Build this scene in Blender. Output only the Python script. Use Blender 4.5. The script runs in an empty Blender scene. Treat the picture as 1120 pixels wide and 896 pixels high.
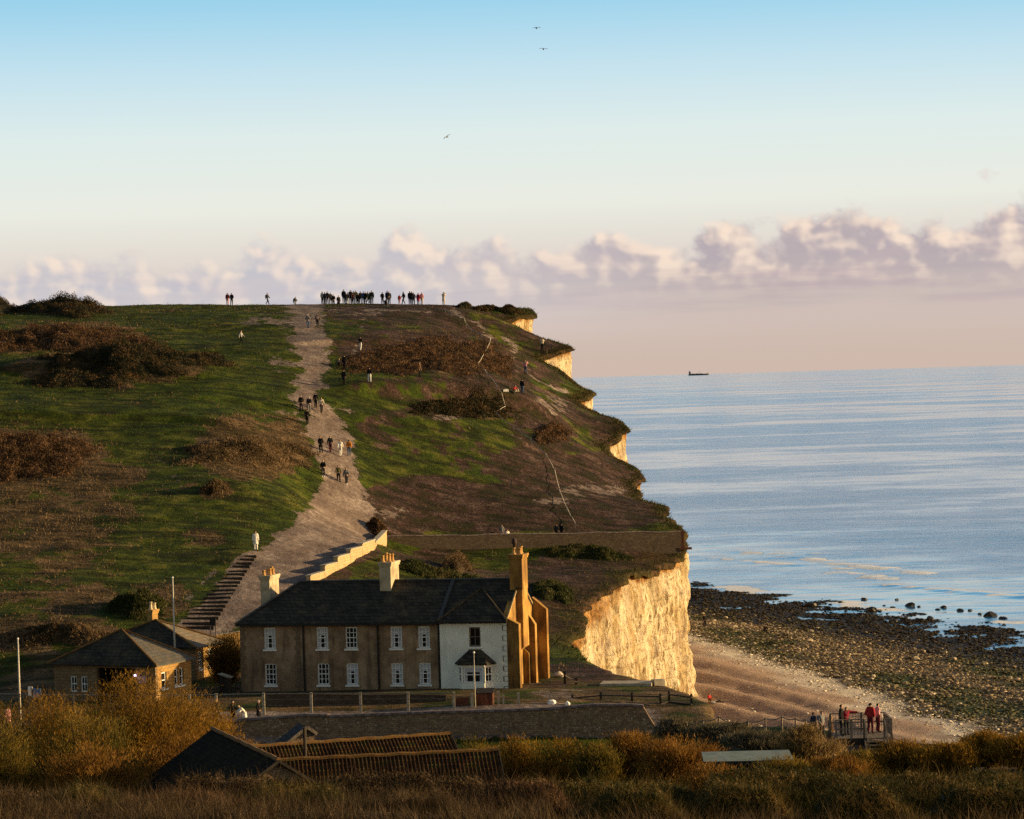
import bpy, bmesh, math, random
import numpy as np
from mathutils import Vector, Matrix
random.seed(7); RNG = np.random.default_rng(11)
S = bpy.context.scene
COL = S.collection
PI = math.pi
# ------------------------------------------------------------------ camera
F = 3267.0
CAM = np.array([0.0, 0.0, 42.0])
PITCH = math.radians(0.768); ROLL = math.radians(1.65)
fwd = np.array([0, math.cos(PITCH), -math.sin(PITCH)])
up0 = np.array([0, math.sin(PITCH), math.cos(PITCH)])
rt0 = np.array([1.0, 0, 0])
rt = math.cos(ROLL)*rt0 - math.sin(ROLL)*up0
up = math.sin(ROLL)*rt0 + math.cos(ROLL)*up0
def ray(px, py):
    return fwd + (px-560.0)/F*rt + (448.0-py)/F*up
def at(px, py, Y):
    d = ray(px, py); return CAM + d*(Y/d[1])
def proj(X, Y, Z):
    P = np.stack([X-CAM[0], Y-CAM[1], Z-CAM[2]], -1)
    w = P@fwd
    w = np.where(np.abs(w) < 1e-3, 1e-3, w)
    return 560+F*(P@rt)/w, 448-F*(P@up)/w
cam_d = bpy.data.cameras.new('camera'); cam = bpy.data.objects.new('camera', cam_d); COL.objects.link(cam)
cam_d.sensor_width = 36; cam_d.lens = 36*F/1120; cam_d.clip_start = 1; cam_d.clip_end = 80000
M = Matrix(((rt[0], up[0], -fwd[0]), (rt[1], up[1], -fwd[1]), (rt[2], up[2], -fwd[2])))
cam.matrix_world = Matrix.Translation(CAM) @ M.to_4x4()
S.camera = cam
# ------------------------------------------------------------------ noise
def _hash(ix, iy, iz, seed):
    n = (ix*374761393 + iy*668265263 + iz*1274126177 + seed*144665) & 0xffffffff
    n = ((n ^ (n >> 13))*1274126177) & 0xffffffff
    n = ((n ^ (n >> 15))*2246822519) & 0xffffffff
    return ((n ^ (n >> 16)) & 0xffff)/65535.0
def vnoise(x, y, z=0.0, seed=0):
    x, y, z = np.broadcast_arrays(np.asarray(x, float), np.asarray(y, float), np.asarray(z, float))
    xi = np.floor(x).astype(np.int64); yi = np.floor(y).astype(np.int64); zi = np.floor(z).astype(np.int64)
    fx = x-xi; fy = y-yi; fz = z-zi
    fx = fx*fx*(3-2*fx); fy = fy*fy*(3-2*fy); fz = fz*fz*(3-2*fz)
    r = 0
    for dx in (0, 1):
        for dy in (0, 1):
            for dz in (0, 1):
                w = (fx if dx else 1-fx)*(fy if dy else 1-fy)*(fz if dz else 1-fz)
                r = r + w*_hash(xi+dx, yi+dy, zi+dz, seed)
    return r*2-1
def fbm(x, y, z=0.0, oct=4, seed=0, gain=.5):
    a = 1.0; r = 0; f = 1.0; t = 0
    for k in range(oct):
        r = r + a*vnoise(np.asarray(x)*f, np.asarray(y)*f, np.asarray(z)*f, seed+k*17); t += a; a *= gain; f *= 2.03
    return r/t
def sstep(a, b, x):
    t = np.clip((np.asarray(x, float)-a)/(b-a), 0, 1); return t*t*(3-2*t)
# ------------------------------------------------------------------ material helpers
class NT:
    def __init__(s, nt): s.nt = nt; s.N = nt.nodes; s.L = nt.links
    def n(s, t, **kw):
        o = s.N.new(t)
        for k, v in kw.items(): setattr(o, k, v)
        return o
    def set(s, sock, v):
        if hasattr(v, 'is_linked') or isinstance(v, bpy.types.NodeSocket): s.L.new(v, sock)
        else: sock.default_value = v
    def math(s, op, a, b=0.0, c=0.0, clamp=False):
        o = s.n('ShaderNodeMath', operation=op, use_clamp=clamp)
        s.set(o.inputs[0], a); s.set(o.inputs[1], b); s.set(o.inputs[2], c)
        return o.outputs[0]
    def smooth(s, x, a, b, lo=0.0, hi=1.0):
        o = s.n('ShaderNodeMapRange', interpolation_type='SMOOTHSTEP')
        s.set(o.inputs[0], x); o.inputs[1].default_value = a; o.inputs[2].default_value = b
        o.inputs[3].default_value = lo; o.inputs[4].default_value = hi
        return o.outputs[0]
    def mix(s, fac, a, b, blend='MIX'):
        o = s.n('ShaderNodeMix', data_type='RGBA', blend_type=blend)
        s.set(o.inputs[0], fac)
        s.set(o.inputs[6], a if not isinstance(a, tuple) else (*a, 1)[:4]); s.set(o.inputs[7], b if not isinstance(b, tuple) else (*b, 1)[:4])
        return o.outputs[2]
    def ramp(s, fac, stops, interp='LINEAR'):
        o = s.n('ShaderNodeValToRGB'); cr = o.color_ramp; cr.interpolation = interp
        while len(cr.elements) > 1: cr.elements.remove(cr.elements[-1])
        cr.elements[0].position = stops[0][0]; cr.elements[0].color = (*stops[0][1], 1)
        for p, c in stops[1:]:
            e = cr.elements.new(p); e.color = (*c, 1)
        s.set(o.inputs[0], fac); return o.outputs[0]
    def noise(s, vec, scale, detail=4.0, rough=.55, dist=0.0, color=False):
        o = s.n('ShaderNodeTexNoise'); s.set(o.inputs['Vector'], vec)
        o.inputs['Scale'].default_value = scale; o.inputs['Detail'].default_value = detail
        o.inputs['Roughness'].default_value = rough; o.inputs['Distortion'].default_value = dist
        return o.outputs['Color' if color else 'Fac']
    def mapv(s, vec, scale=(1, 1, 1), loc=(0, 0, 0), rot=(0, 0, 0)):
        o = s.n('ShaderNodeMapping'); s.set(o.inputs[0], vec)
        o.inputs['Scale'].default_value = scale; o.inputs['Location'].default_value = loc; o.inputs['Rotation'].default_value = rot
        return o.outputs[0]
    def bump(s, h, strength=.3, dist=.05, normal=None):
        o = s.n('ShaderNodeBump'); s.set(o.inputs['Height'], h)
        o.inputs['Strength'].default_value = strength; o.inputs['Distance'].default_value = dist
        if normal is not None: s.L.new(normal, o.inputs['Normal'])
        return o.outputs[0]
def newmat(name):
    m = bpy.data.materials.new(name); m.use_nodes = True
    t = NT(m.node_tree); b = t.N['Principled BSDF']; return m, t, b
def wpos(t): return t.n('ShaderNodeNewGeometry').outputs['Position']
def opos(t): return t.n('ShaderNodeTexCoord').outputs['Object']
def mottled(name, cols, scale=1.0, rough=.85, bump=.2, bscale=None, bdist=.05, detail=5, spec=.3, world=False, metallic=0, stretch=(1, 1, 1)):
    """procedural surface: colours of a ramp spread by noise, plus relief"""
    m, t, b = newmat(name)
    v = t.mapv(wpos(t) if world else opos(t), stretch)
    f = t.noise(v, scale, detail)
    f2 = t.smooth(f, .3, .7)
    n = len(cols)
    c = t.ramp(f2, [(i/max(1, n-1), c) for i, c in enumerate(cols)])
    t.set(b.inputs['Base Color'], c); b.inputs['Roughness'].default_value = rough
    b.inputs['Specular IOR Level'].default_value = spec; b.inputs['Metallic'].default_value = metallic
    if bump: t.L.new(t.bump(t.noise(v, bscale or scale*6, 4), bump, bdist), b.inputs['Normal'])
    return m
def masonry(name, c1, c2, mortar, bw=.45, bh=.2, mort=.012, bump=.5, scale=1.0, rough=.9, stain=(.02, .02, .018), staina=.5):
    m, t, b = newmat(name)
    p = opos(t); sx = t.n('ShaderNodeSeparateXYZ'); t.L.new(p, sx.inputs[0])
    cx = t.n('ShaderNodeCombineXYZ')
    t.L.new(t.math('ADD', sx.outputs[0], sx.outputs[1]), cx.inputs[0]); t.L.new(sx.outputs[2], cx.inputs[1])
    wob = t.noise(p, 2.2, 3, color=True)
    vv = t.n('ShaderNodeMix', data_type='RGBA', blend_type='ADD'); vv.inputs[0].default_value = .06
    t.L.new(cx.outputs[0], vv.inputs[6]); t.L.new(wob, vv.inputs[7])
    br = t.n('ShaderNodeTexBrick'); t.L.new(vv.outputs[2], br.inputs['Vector'])
    br.inputs['Color1'].default_value = (*c1, 1); br.inputs['Color2'].default_value = (*c2, 1); br.inputs['Mortar'].default_value = (*mortar, 1)
    br.inputs['Scale'].default_value = scale; br.inputs['Brick Width'].default_value = bw; br.inputs['Row Height'].default_value = bh
    br.inputs['Mortar Size'].default_value = mort; br.inputs['Bias'].default_value = -.1
    st = t.smooth(t.noise(p, .7, 5, .6), .45, .75)
    c = t.mix(t.math('MULTIPLY', st, staina), br.outputs['Color'], stain)
    sp = t.noise(p, 9, 3)
    c = t.mix(t.smooth(sp, .35, .7, .0, .55), c, tuple(.55*x for x in c1))
    t.L.new(c, b.inputs['Base Color']); b.inputs['Roughness'].default_value = rough; b.inputs['Specular IOR Level'].default_value = .2
    h = t.math('ADD', t.math('MULTIPLY', br.outputs['Fac'], -1.0), t.math('MULTIPLY', sp, .8))
    t.L.new(t.bump(h, bump, .03), b.inputs['Normal'])
    return m
def foliage(name, cols, scale=.8, fine=5.0, trans=.35, rough=.7):
    m, t, b = newmat(name)
    p = wpos(t)
    f = t.math('ADD', t.math('MULTIPLY', t.noise(p, scale, 3), .6), t.math('MULTIPLY', t.noise(p, fine, 2), .4))
    g = t.n('ShaderNodeAttribute', attribute_name='rnd').outputs['Fac']
    f = t.math('ADD', t.smooth(f, .3, .7), t.math('MULTIPLY', t.math('SUBTRACT', g, .5), .5), clamp=True)
    c = t.ramp(f, [(i/(len(cols)-1), x) for i, x in enumerate(cols)])
    t.L.new(c, b.inputs['Base Color']); b.inputs['Roughness'].default_value = rough; b.inputs['Specular IOR Level'].default_value = .15
    tr = t.n('ShaderNodeBsdfTranslucent'); t.L.new(c, tr.inputs[0])
    mx = t.n('ShaderNodeMixShader'); mx.inputs[0].default_value = trans
    t.L.new(b.outputs[0], mx.inputs[1]); t.L.new(tr.outputs[0], mx.inputs[2])
    t.L.new(mx.outputs[0], t.N['Material Output'].inputs['Surface'])
    return m
def plain(name, col, rough=.6, spec=.3, metallic=0, var=.25, scale=6):
    return mottled(name, [tuple(c*(1-var) for c in col), col, tuple(min(1, c*(1+var)) for c in col)], scale, rough, .1, None, .01, 3, spec, False, metallic)
# ------------------------------------------------------------------ mesh helpers
def npmesh(name, V, faces, mat=None, smooth=False, parent=None, attrs=None):
    """V (n,3) array; faces (m,k) array or list"""
    me = bpy.data.meshes.new(name)
    V = np.asarray(V, np.float32)
    if isinstance(faces, np.ndarray):
        m, k = faces.shape
        me.vertices.add(len(V)); me.vertices.foreach_set('co', V.ravel())
        me.loops.add(m*k); me.loops.foreach_set('vertex_index', faces.astype(np.int32).ravel())
        me.polygons.add(m); me.polygons.foreach_set('loop_start', np.arange(0, m*k, k, dtype=np.int32))
        me.polygons.foreach_set('loop_total', np.full(m, k, np.int32))
        me.update(calc_edges=True)
    else:
        me.from_pydata([tuple(map(float, v)) for v in V], [], faces); me.update()
    for an, arr in (attrs or {}).items():
        arr = np.asarray(arr, np.float32)
        if arr.ndim == 1:
            a = me.attributes.new(an, 'FLOAT', 'POINT'); a.data.foreach_set('value', arr)
        else:
            a = me.attributes.new(an, 'FLOAT_COLOR', 'POINT')
            if arr.shape[1] == 3: arr = np.concatenate([arr, np.ones((len(arr), 1), np.float32)], 1)
            a.data.foreach_set('color', arr.ravel())
    if smooth: me.polygons.foreach_set('use_smooth', np.ones(len(me.polygons), bool))
    o = bpy.data.objects.new(name, me); COL.objects.link(o)
    if mat: me.materials.append(mat)
    if parent: o.parent = parent
    return o
class MB:
    def __init__(s): s.v = []; s.f = []
    def add(s, vs, fs):
        b = len(s.v); s.v += [tuple(map(float, v)) for v in vs]; s.f += [tuple(b+i for i in f) for f in fs]; return s
    def box(s, c, d, rz=0.0, m=None):
        x, y, z = d[0]/2, d[1]/2, d[2]/2
        R = Matrix.Rotation(rz, 3, 'Z') if m is None else m
        vs = [Vector(c)+R@Vector(p) for p in ((-x, -y, -z), (x, -y, -z), (x, y, -z), (-x, y, -z), (-x, -y, z), (x, -y, z), (x, y, z), (-x, y, z))]
        return s.add(vs, [(0, 3, 2, 1), (4, 5, 6, 7), (0, 1, 5, 4), (1, 2, 6, 5), (2, 3, 7, 6), (3, 0, 4, 7)])
    def b2(s, lo, hi):
        return s.box([(a+b)/2 for a, b in zip(lo, hi)], [abs(b-a) for a, b in zip(lo, hi)])
    def bar(s, p, q, w, h=None):
        p = Vector(p); q = Vector(q); d = q-p; L = d.length
        if L < 1e-6: return s
        z = d.normalized(); a = Vector((0, 0, 1)) if abs(z.z) < .9 else Vector((0, 1, 0))
        x = a.cross(z).normalized(); y = z.cross(x)
        R = Matrix((x, y, z)).transposed()
        return s.box((p+q)/2, (w, h or w, L), m=R)
    def tube(s, pts, r, n=6, cap=True):
        pts = [Vector(p) for p in pts]; rs = r if isinstance(r, (list, tuple)) else [r]*len(pts)
        vs = []; fs = []
        for i, p in enumerate(pts):
            d = (pts[min(i+1, len(pts)-1)]-pts[max(i-1, 0)]).normalized()
            a = Vector((0, 0, 1)) if abs(d.z) < .9 else Vector((0, 1, 0))
            x = a.cross(d).normalized(); y = d.cross(x)
            for k in range(n):
                t = 2*PI*k/n; vs.append(p+rs[i]*(math.cos(t)*x+math.sin(t)*y))
        for i in range(len(pts)-1):
            for k in range(n):
                fs.append((i*n+k, i*n+(k+1) % n, (i+1)*n+(k+1) % n, (i+1)*n+k))
        if cap: fs += [tuple(range(n))[::-1], tuple((len(pts)-1)*n+k for k in range(n))]
        return s.add(vs, fs)
    def prism(s, poly, a, b, axis='y'):
        """extrude a polygon given in two coords along the third"""
        def P(u, w, t): return {'y': (u, t, w), 'x': (t, u, w), 'z': (u, w, t)}[axis]
        n = len(poly)
        vs = [P(u, w, a) for u, w in poly]+[P(u, w, b) for u, w in poly]
        fs = [tuple(range(n)), tuple(range(n, 2*n))[::-1]]+[(i, (i+1) % n, n+(i+1) % n, n+i) for i in range(n)]
        return s.add(vs, fs)
    def slab(s, poly, th):
        """thicken a planar 3-D polygon downwards"""
        n = len(poly); vs = [Vector(p) for p in poly]; lo = [p-Vector((0, 0, th)) for p in vs]
        return s.add(vs+lo, [tuple(range(n)), tuple(range(n, 2*n))[::-1]]+[(i, n+i, n+(i+1) % n, (i+1) % n) for i in range(n)])
    def build(s, name, mat, parent=None, smooth=False, fix=True):
        me = bpy.data.meshes.new(name); me.from_pydata(s.v, [], s.f); me.update()
        if fix:
            bm = bmesh.new(); bm.from_mesh(me); bmesh.ops.recalc_face_normals(bm, faces=bm.faces); bm.to_mesh(me); bm.free()
        if smooth: me.polygons.foreach_set('use_smooth', np.ones(len(me.polygons), bool))
        o = bpy.data.objects.new(name, me); COL.objects.link(o); me.materials.append(mat)
        if parent: o.parent = parent
        return o
def tag(o, label=None, cat=None, group=None, kind=None):
    if label: o['label'] = label
    if cat: o['category'] = cat
    if group: o['group'] = group
    if kind: o['kind'] = kind
    return o
def thing(name, label, cat, loc=(0, 0, 0), rz=0.0, group=None):
    o = bpy.data.objects.new(name, None); COL.objects.link(o); o.location = loc; o.rotation_euler = (0, 0, rz); o.empty_display_size = .5
    return tag(o, label, cat, group)
def blades(C, D, L, W, bend=.3):
    """leaf/blade triangles: centres C, directions D, lengths L, widths W -> V, F, rnd"""
    n = len(C); D = D/np.linalg.norm(D, axis=1, keepdims=True)
    R = RNG.normal(size=(n, 3)); side = np.cross(D, R); side /= np.linalg.norm(side, axis=1, keepdims=True)+1e-9
    L = np.broadcast_to(L, n)[:, None]; W = np.broadcast_to(W, n)[:, None]
    tip = C+D*L+RNG.normal(size=(n, 3))*L*bend*.4
    V = np.stack([C-side*W/2, C+side*W/2, tip], 1).reshape(-1, 3)
    r = np.repeat(RNG.random(n), 3)
    return V, np.arange(3*n).reshape(n, 3), r
def leafq(C, s, flat=0.0):
    """leaf quads of random orientation"""
    n = len(C); a = RNG.normal(size=(n, 3)); a /= np.linalg.norm(a, axis=1, keepdims=True)
    b = np.cross(a, RNG.normal(size=(n, 3))); b /= np.linalg.norm(b, axis=1, keepdims=True)
    s = np.broadcast_to(s, n)[:, None]
    V = np.stack([C-a*s, C+b*s*.55, C+a*s, C-b*s*.55], 1).reshape(-1, 3)
    return V, np.arange(4*n).reshape(n, 4), np.repeat(RNG.random(n), 4)
EXPO = 0.7
# ------------------------------------------------------------------ terrain height (thin plate spline through control points)
CP = []
def cp(px, lst):
    for py, Y in lst: CP.append(at(px, py, Y))
for px in (-420, -200, 0):
    cp(px, [(700, 264), (640, 282), (595, 299), (540, 319), (490, 338), (440, 360), (400, 382), (370, 405), (350, 432), (340.5 if px == 0 else 345, 470)])
cp(150, [(702, 264), (640, 283), (595, 300), (540, 320), (490, 340), (440, 363), (400, 385), (370, 407), (350, 432), (336.5, 468)])
cp(300, [(655, 278), (595, 303), (540, 324), (490, 346), (440, 369), (412, 383), (380, 402), (350, 432), (335.5, 468)])
cp(430, [(583, 339), (540, 350), (490, 366), (440, 384), (412, 396), (380, 414), (350, 443), (335.5, 474)])
cp(485, [(440, 390), (380, 421), (334.5, 479)])
cp(515, [(335, 487)])
cp(545, [(583, 344), (540, 358), (490, 376), (440, 397), (412, 408), (380, 430), (350, 462), (338.5, 485)])
cp(640, [(581, 348), (540, 367), (510, 384), (480, 402)]); cp(595, [(440, 411), (405, 434)])
EDGEP = [(746,603,346),(744,581,351),(742,574,355),(730,562,361),(718,553,368),(699,547,374),(691,532,383),(709,525,388),(700,515,392),(685,506,396),(671,499,399),(661,488,405),(685,470,412),(678,462,416),(660,456,419),(641,449,422),(630,439,426),(651,431,431),(641,427,435),(627,421,438),(611,405,445),(588,391,452),(626,383,457),(611,376,462),(590,370,467),(572,361,474),(554,351,481),(585,343,489),(576,338,496)]
for p in EDGEP[1:]: CP.append(at(*p))
cp(430, [(606, 331)]); cp(590, [(606, 338)]); cp(737, [(606, 344)]); cp(690, [(629, 321)]); cp(640, [(668, 298)]); cp(615, [(705, 280)])
for _p in (0, 150, 300, 430, 485, 545): CP.append(at(_p, {0: 343, 150: 340, 300: 340, 430: 341, 485: 341, 545: 347}[_p], 503))
for q in [(-140, 520, 51.5), (-60, 520, 51.5), (0, 522, 50.0), (-140, 600, 46), (-60, 600, 46), (0, 600, 45),
          (-130, 225, 17.5), (-70, 225, 16.3), (-50, 225, 16.2), (-22, 225, 16.2), (0, 225, 16.2), (14.5, 227, 15.7),
          (-60, 245, 16.2), (-40, 245, 16.2), (-20, 245, 16.1), (0, 245, 16.1), (-50, 257, 16.6), (-25, 258, 16.6), (-5, 260, 16.5), (4, 272, 16.6),
          (-20, 216, 14.3), (-5, 216, 14.2), (7, 216, 14.3), (10.8, 203, 16.5), (13.7, 198, 17.5), (17, 189, 18.3), (19.5, 182, 18.2),
          (-45, 192, 15.8), (-20, 192, 14.0), (3, 192, 14.3), (-45, 165, 17.5), (-20, 165, 15.5), (0, 165, 16.5), (20, 165, 19),
          (-45, 140, 20), (-20, 140, 19), (0, 140, 20), (20, 140, 21.3), (40, 140, 22),
          (-40, 118, 25), (-15, 118, 24.7), (-5, 118, 24.6), (8, 118, 23.6), (18, 118, 23.4), (45, 115, 26.5), (70, 112, 31),  # right-hand points from here on: added unseen rise against the low sun
          (-60, 85, 28), (-15, 85, 28.4), (0, 85, 28.5), (20, 85, 27.6), (50, 85, 31), (80, 85, 36),
          (0, 50, 32.6), (-20, 50, 32.3), (-60, 50, 33), (20, 50, 32.8), (60, 50, 41),
          (0, 0, 39.8), (-30, 0, 39), (30, 0, 40.5), (0, -40, 43), (-60, -40, 43), (60, -40, 47), (100, 20, 46), (100, 85, 37), (-150, 100, 30), (-150, 0, 38)]:
    CP.append(np.array(q, float))
CP = np.array(CP)
_s = 100.0
def _U(r2): return np.where(r2 > 1e-12, .5*r2*np.log(np.maximum(r2, 1e-12)), 0)
_P = CP[:, :2]/_s
_K = _U(((_P[:, None]-_P[None])**2).sum(-1)) + np.eye(len(_P))*4e-5
_Q = np.c_[np.ones(len(_P)), _P]
_A = np.block([[_K, _Q], [_Q.T, np.zeros((3, 3))]])
_W = np.linalg.solve(_A, np.r_[CP[:, 2], 0, 0, 0])
def H0(X, Y):
    X = np.asarray(X, float); Y = np.asarray(Y, float); sh = X.shape
    P = np.c_[X.ravel(), Y.ravel()]/_s; out = np.empty(len(P))
    for i in range(0, len(P), 40000):
        p = P[i:i+40000]
        out[i:i+40000] = _U(((p[:, None]-_P[None])**2).sum(-1))@_W[:-3] + _W[-3] + p@_W[-2:]
    return out.reshape(sh)
# bank on the hill (an old field terrace) described along px -> Y of its foot
def relief(X, Y):
    hill = sstep(258, 285, Y)
    r = hill*(.42*fbm(X/14, Y/9, 0, 4, 3) + .20*fbm(X/3.4, Y/2.0, 0, 3, 9) + .12*np.abs(fbm(X/9, Y/1.6, 0, 3, 13)))
    r = r + (1-hill)*.08*fbm(X/3, Y/3, 0, 3, 5)*sstep(205, 150, Y)*1.5
    # bank on the right half of the slope and its partner on the left
    for (x0, x1, y0, h, sk) in ((-22, 7, 381, 1.6, .75), (-66, -38, 377, 1.1, 0), (-70, -30, 352, .7, 0), (-40, 10, 362, .5, .5), (-30, 8, 404, .6, .8)):
        w = sstep(x0-4, x0+5, X)*sstep(x1+4, x1-5, X)
        yl = y0 + sk*(X-x0) + 2.0*fbm(X/9, y0*.1, 0, 2, 21)
        r = r + w*h*(sstep(yl-1.2, yl+.8, Y)*sstep(yl+16, yl+3, Y))
    return r
def H(X, Y):
    return H0(X, Y)+relief(X, Y)
# ------------------------------------------------------------------ the cliff edge, Y -> X
def _e(px, py, Y): return (Y, at(px, py, Y)[0])
EDGE = [(-60, 130), (40, 125), (90, 112), (120, 72), (135, 52), (150, 40), (162, 33), (176, 26.5), (183, 22.2), (190, 18.9), (198, 15.6), (206, 13.9), (216, 13.8), (230, 14.2), (244, 11.2), (254, 7.4), (266, 5.2), (280, 4.3),
        _e(640, 668, 300), _e(690, 628, 323)]+[_e(*q) for q in EDGEP]+[(512, -2), (530, -10), (560, -20), (620, -40)]
EY = np.array([e[0] for e in EDGE]); EX = np.array([e[1] for e in EDGE])
def edge0(Y): return np.interp(Y, EY, EX)
def edge(Y):
    Y = np.asarray(Y, float)
    amp = sstep(230, 290, Y)*(1-.6*sstep(395, 420, Y))
    return edge0(Y) + amp*(.8*fbm(Y/6, 0, 0, 3, 31) + .75*fbm(Y/1.9, 0, 0, 3, 32))
def ground(px, py, y0=100.0, y1=520.0, step=.5):
    Y = np.arange(y0, y1, step); d = ray(px, py)
    X = CAM[0]+d[0]*Y/d[1]; Z = CAM[2]+d[2]*Y/d[1]
    h = H(X, Y); i = np.nonzero(Z <= h)[0]
    k = i[0] if len(i) else int(np.argmax(h-Z))
    return Vector((X[k], Y[k], h[k]))
def crest(px, y0=420, y1=510):
    """the skyline point of a column"""
    Y = np.arange(y0, y1, .5); d = ray(px, 335.0); X = d[0]*Y/d[1]; h = H(X, Y)
    k = int(np.argmax((h-CAM[2])/Y)); return Vector((X[k], Y[k], h[k]))
# ------------------------------------------------------------------ ground zones (what grows or lies where)
PY = [330, 338, 343, 354, 364, 374, 384, 395, 405, 420, 438, 454, 464, 490, 515, 540, 560, 580, 600, 608, 620, 640, 660, 680, 690, 720, 760]
PL = [312, 312, 318, 321, 322, 322, 325, 324, 330, 322, 322, 334, 334, 340, 354, 352, 332, 312, 288, 266, 256, 239, 221, 202, 194, 180, 120]
PR = [356, 354, 354, 355, 356, 358, 359, 361, 357, 353, 354, 367, 375, 386, 391, 396, 412, 420, 404, 386, 366, 338, 306, 266, 252, 235, 215]
def ell(px, py, L):
    r = np.zeros_like(px)
    for cx, cy, rx, ry, s in L:
        d = ((px-cx)/rx)**2+((py-cy)/ry)**2
        r = np.maximum(r, s*sstep(1.35, .35, d))
    return r
def polyline_d(px, py, P, ys=2.0):
    d = np.full(px.shape, 1e9)
    for (a, b), (c, e) in zip(P[:-1], P[1:]):
        ux, uy = c-a, (e-b)*ys; L = ux*ux+uy*uy
        t = np.clip(((px-a)*ux+((py-b)*ys)*uy)/L, 0, 1)
        d = np.minimum(d, np.hypot(px-a-t*ux, (py-b)*ys-t*uy))
    return d
def zones(X, Y, Z):
    px, py = proj(X, Y, Z)
    hill = sstep(252, 262, Y)*sstep(520, 500, Y)
    n1 = fbm(X/3.0, Y/3.5, 0, 4, 41); n2 = fbm(X/9, Y/14, 0, 4, 42); n3 = fbm(X/1.1, Y/2.5, 0, 3, 43)
    l = np.interp(py, PY, PL); r = np.interp(py, PY, PR)
    m = np.minimum(px-l, r-px) + n1*13 + n3*6
    path = sstep(-7, 7, m)
    # trampled trails: near the edge, the small left track, the side branch
    tr = sstep(7, 2, polyline_d(px, py, [(495, 340), (520, 352), (535, 366), (556, 372), (566, 380), (556, 396), (575, 408), (590, 420), (620, 428)], 1.6)+n1*6)
    tr = np.maximum(tr*.8*sstep(-.5, .1, n1+.5*n3), .6*sstep(-.1, .25, n1+.4*n3)*sstep(6, 1, polyline_d(px, py, [(200, 445), (180, 480), (168, 496), (190, 520), (208, 545), (214, 562)], 1.5)+n1*5))
    tr = np.maximum(tr, .6*sstep(-.3, .3, n1+.3*n3)*sstep(9, 1, polyline_d(px, py, [(398, 345), (392, 372), (384, 395), (378, 410)], 1.2)+n1*6))
    tr = np.maximum(tr, .7*sstep(3.5, 1, polyline_d(px, py, [(204, 656), (220, 640), (236, 624)], 1)+n1*2))
    tr = np.maximum(tr, .55*ell(px, py, [(345, 450, 60, 5, .8), (650, 537, 42, 8, .9), (610, 548, 30, 5, .8), (560, 478, 30, 4, .6), (300, 352, 45, 10, .8), (410, 341, 75, 6, .75), (310, 398, 22, 12, .75), (330, 432, 20, 10, .7), (425, 560, 40, 8, .8), (335, 372, 26, 22, .8), (600, 445, 26, 14, .8), (470, 455, 55, 6, .7)])*sstep(-.25, .15, n1+.3*n3)*1.4)
    path = np.maximum(path, tr)*hill
    soil = ell(px, py, [(560, 556, 190, 30, 1), (650, 535, 95, 45, 1), (470, 548, 80, 34, .9), (420, 560, 70, 30, .9), (430, 345, 100, 14, .75), (640, 470, 50, 22, .6), (600, 400, 60, 40, .6), (470, 452, 60, 8, .7), (360, 600, 60, 25, .9), (330, 625, 60, 30, .8), (470, 372, 130, 40, .62), (560, 415, 80, 45, .6), (450, 470, 80, 22, .5), (600, 510, 90, 25, .6), (600, 645, 75, 50, .85), (520, 612, 120, 20, .55), (690, 610, 50, 16, .7), (480, 425, 110, 20, .42), (470, 495, 90, 30, .48), (610, 470, 60, 60, .6), (560, 360, 60, 20, .6)])  # dark brown is also laid over the slope under the hillside wall
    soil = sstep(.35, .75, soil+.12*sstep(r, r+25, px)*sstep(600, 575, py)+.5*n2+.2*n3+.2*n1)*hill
    dry = ell(px, py, [(60, 575, 120, 70, .58), (40, 640, 110, 55, .55), (280, 490, 75, 40, .9), (95, 700, 130, 28, .8), (170, 655, 45, 25, .7), (75, 372, 90, 22, .8), (130, 400, 110, 26, .9), (45, 500, 70, 42, .9),
                       (470, 385, 80, 28, .9), (520, 445, 60, 16, .8), (110, 520, 60, 18, .7), (235, 540, 20, 8, .8), (220, 590, 30, 14, .7), (500, 395, 70, 20, .8), (610, 470, 35, 14, .9)])
    dry = sstep(.3, .95, dry+.1+.45*n2+.55*n1+.25*n3)*hill
    dry = np.maximum(dry, sstep(205, 185, Y)*(.55+.45*sstep(-.2, .3, n2)))
    dry = np.maximum(dry, sstep(262, 256, Y)*sstep(219, 222, Y)*(.45+.5*sstep(-.3, .3, n1+.5*n2)))
    soil = np.maximum(soil, sstep(264, 258, Y)*sstep(238, 243, Y)*sstep(0, 2, X)*(.4+.6*sstep(-.2, .3, n1)))
    # worn turf and rusty soil along the edge, wider dark band below the hillside wall
    e = edge0(Y)-X
    brk = np.maximum(sstep(2.2, .2, e+n1*1.2), sstep(6.5, 2.0, e+n1*2.5+n2*1.5)*sstep(352, 346, Y)*.9)*sstep(262, 285, Y)
    lane = sstep(256, 251, Y)*sstep(219.0, 220.0, Y)
    yard = lane*np.maximum(sstep(228.5, 227.5, Y), sstep(-44, -46, X)*0+sstep(-1, 1, X)*sstep(7, 4, X)*.55*sstep(-.2, .3, n1))*sstep(12, 9, X)
    path = np.maximum(path, yard)
    return np.stack([path, dry, soil, brk], -1).clip(0, 1)
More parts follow.
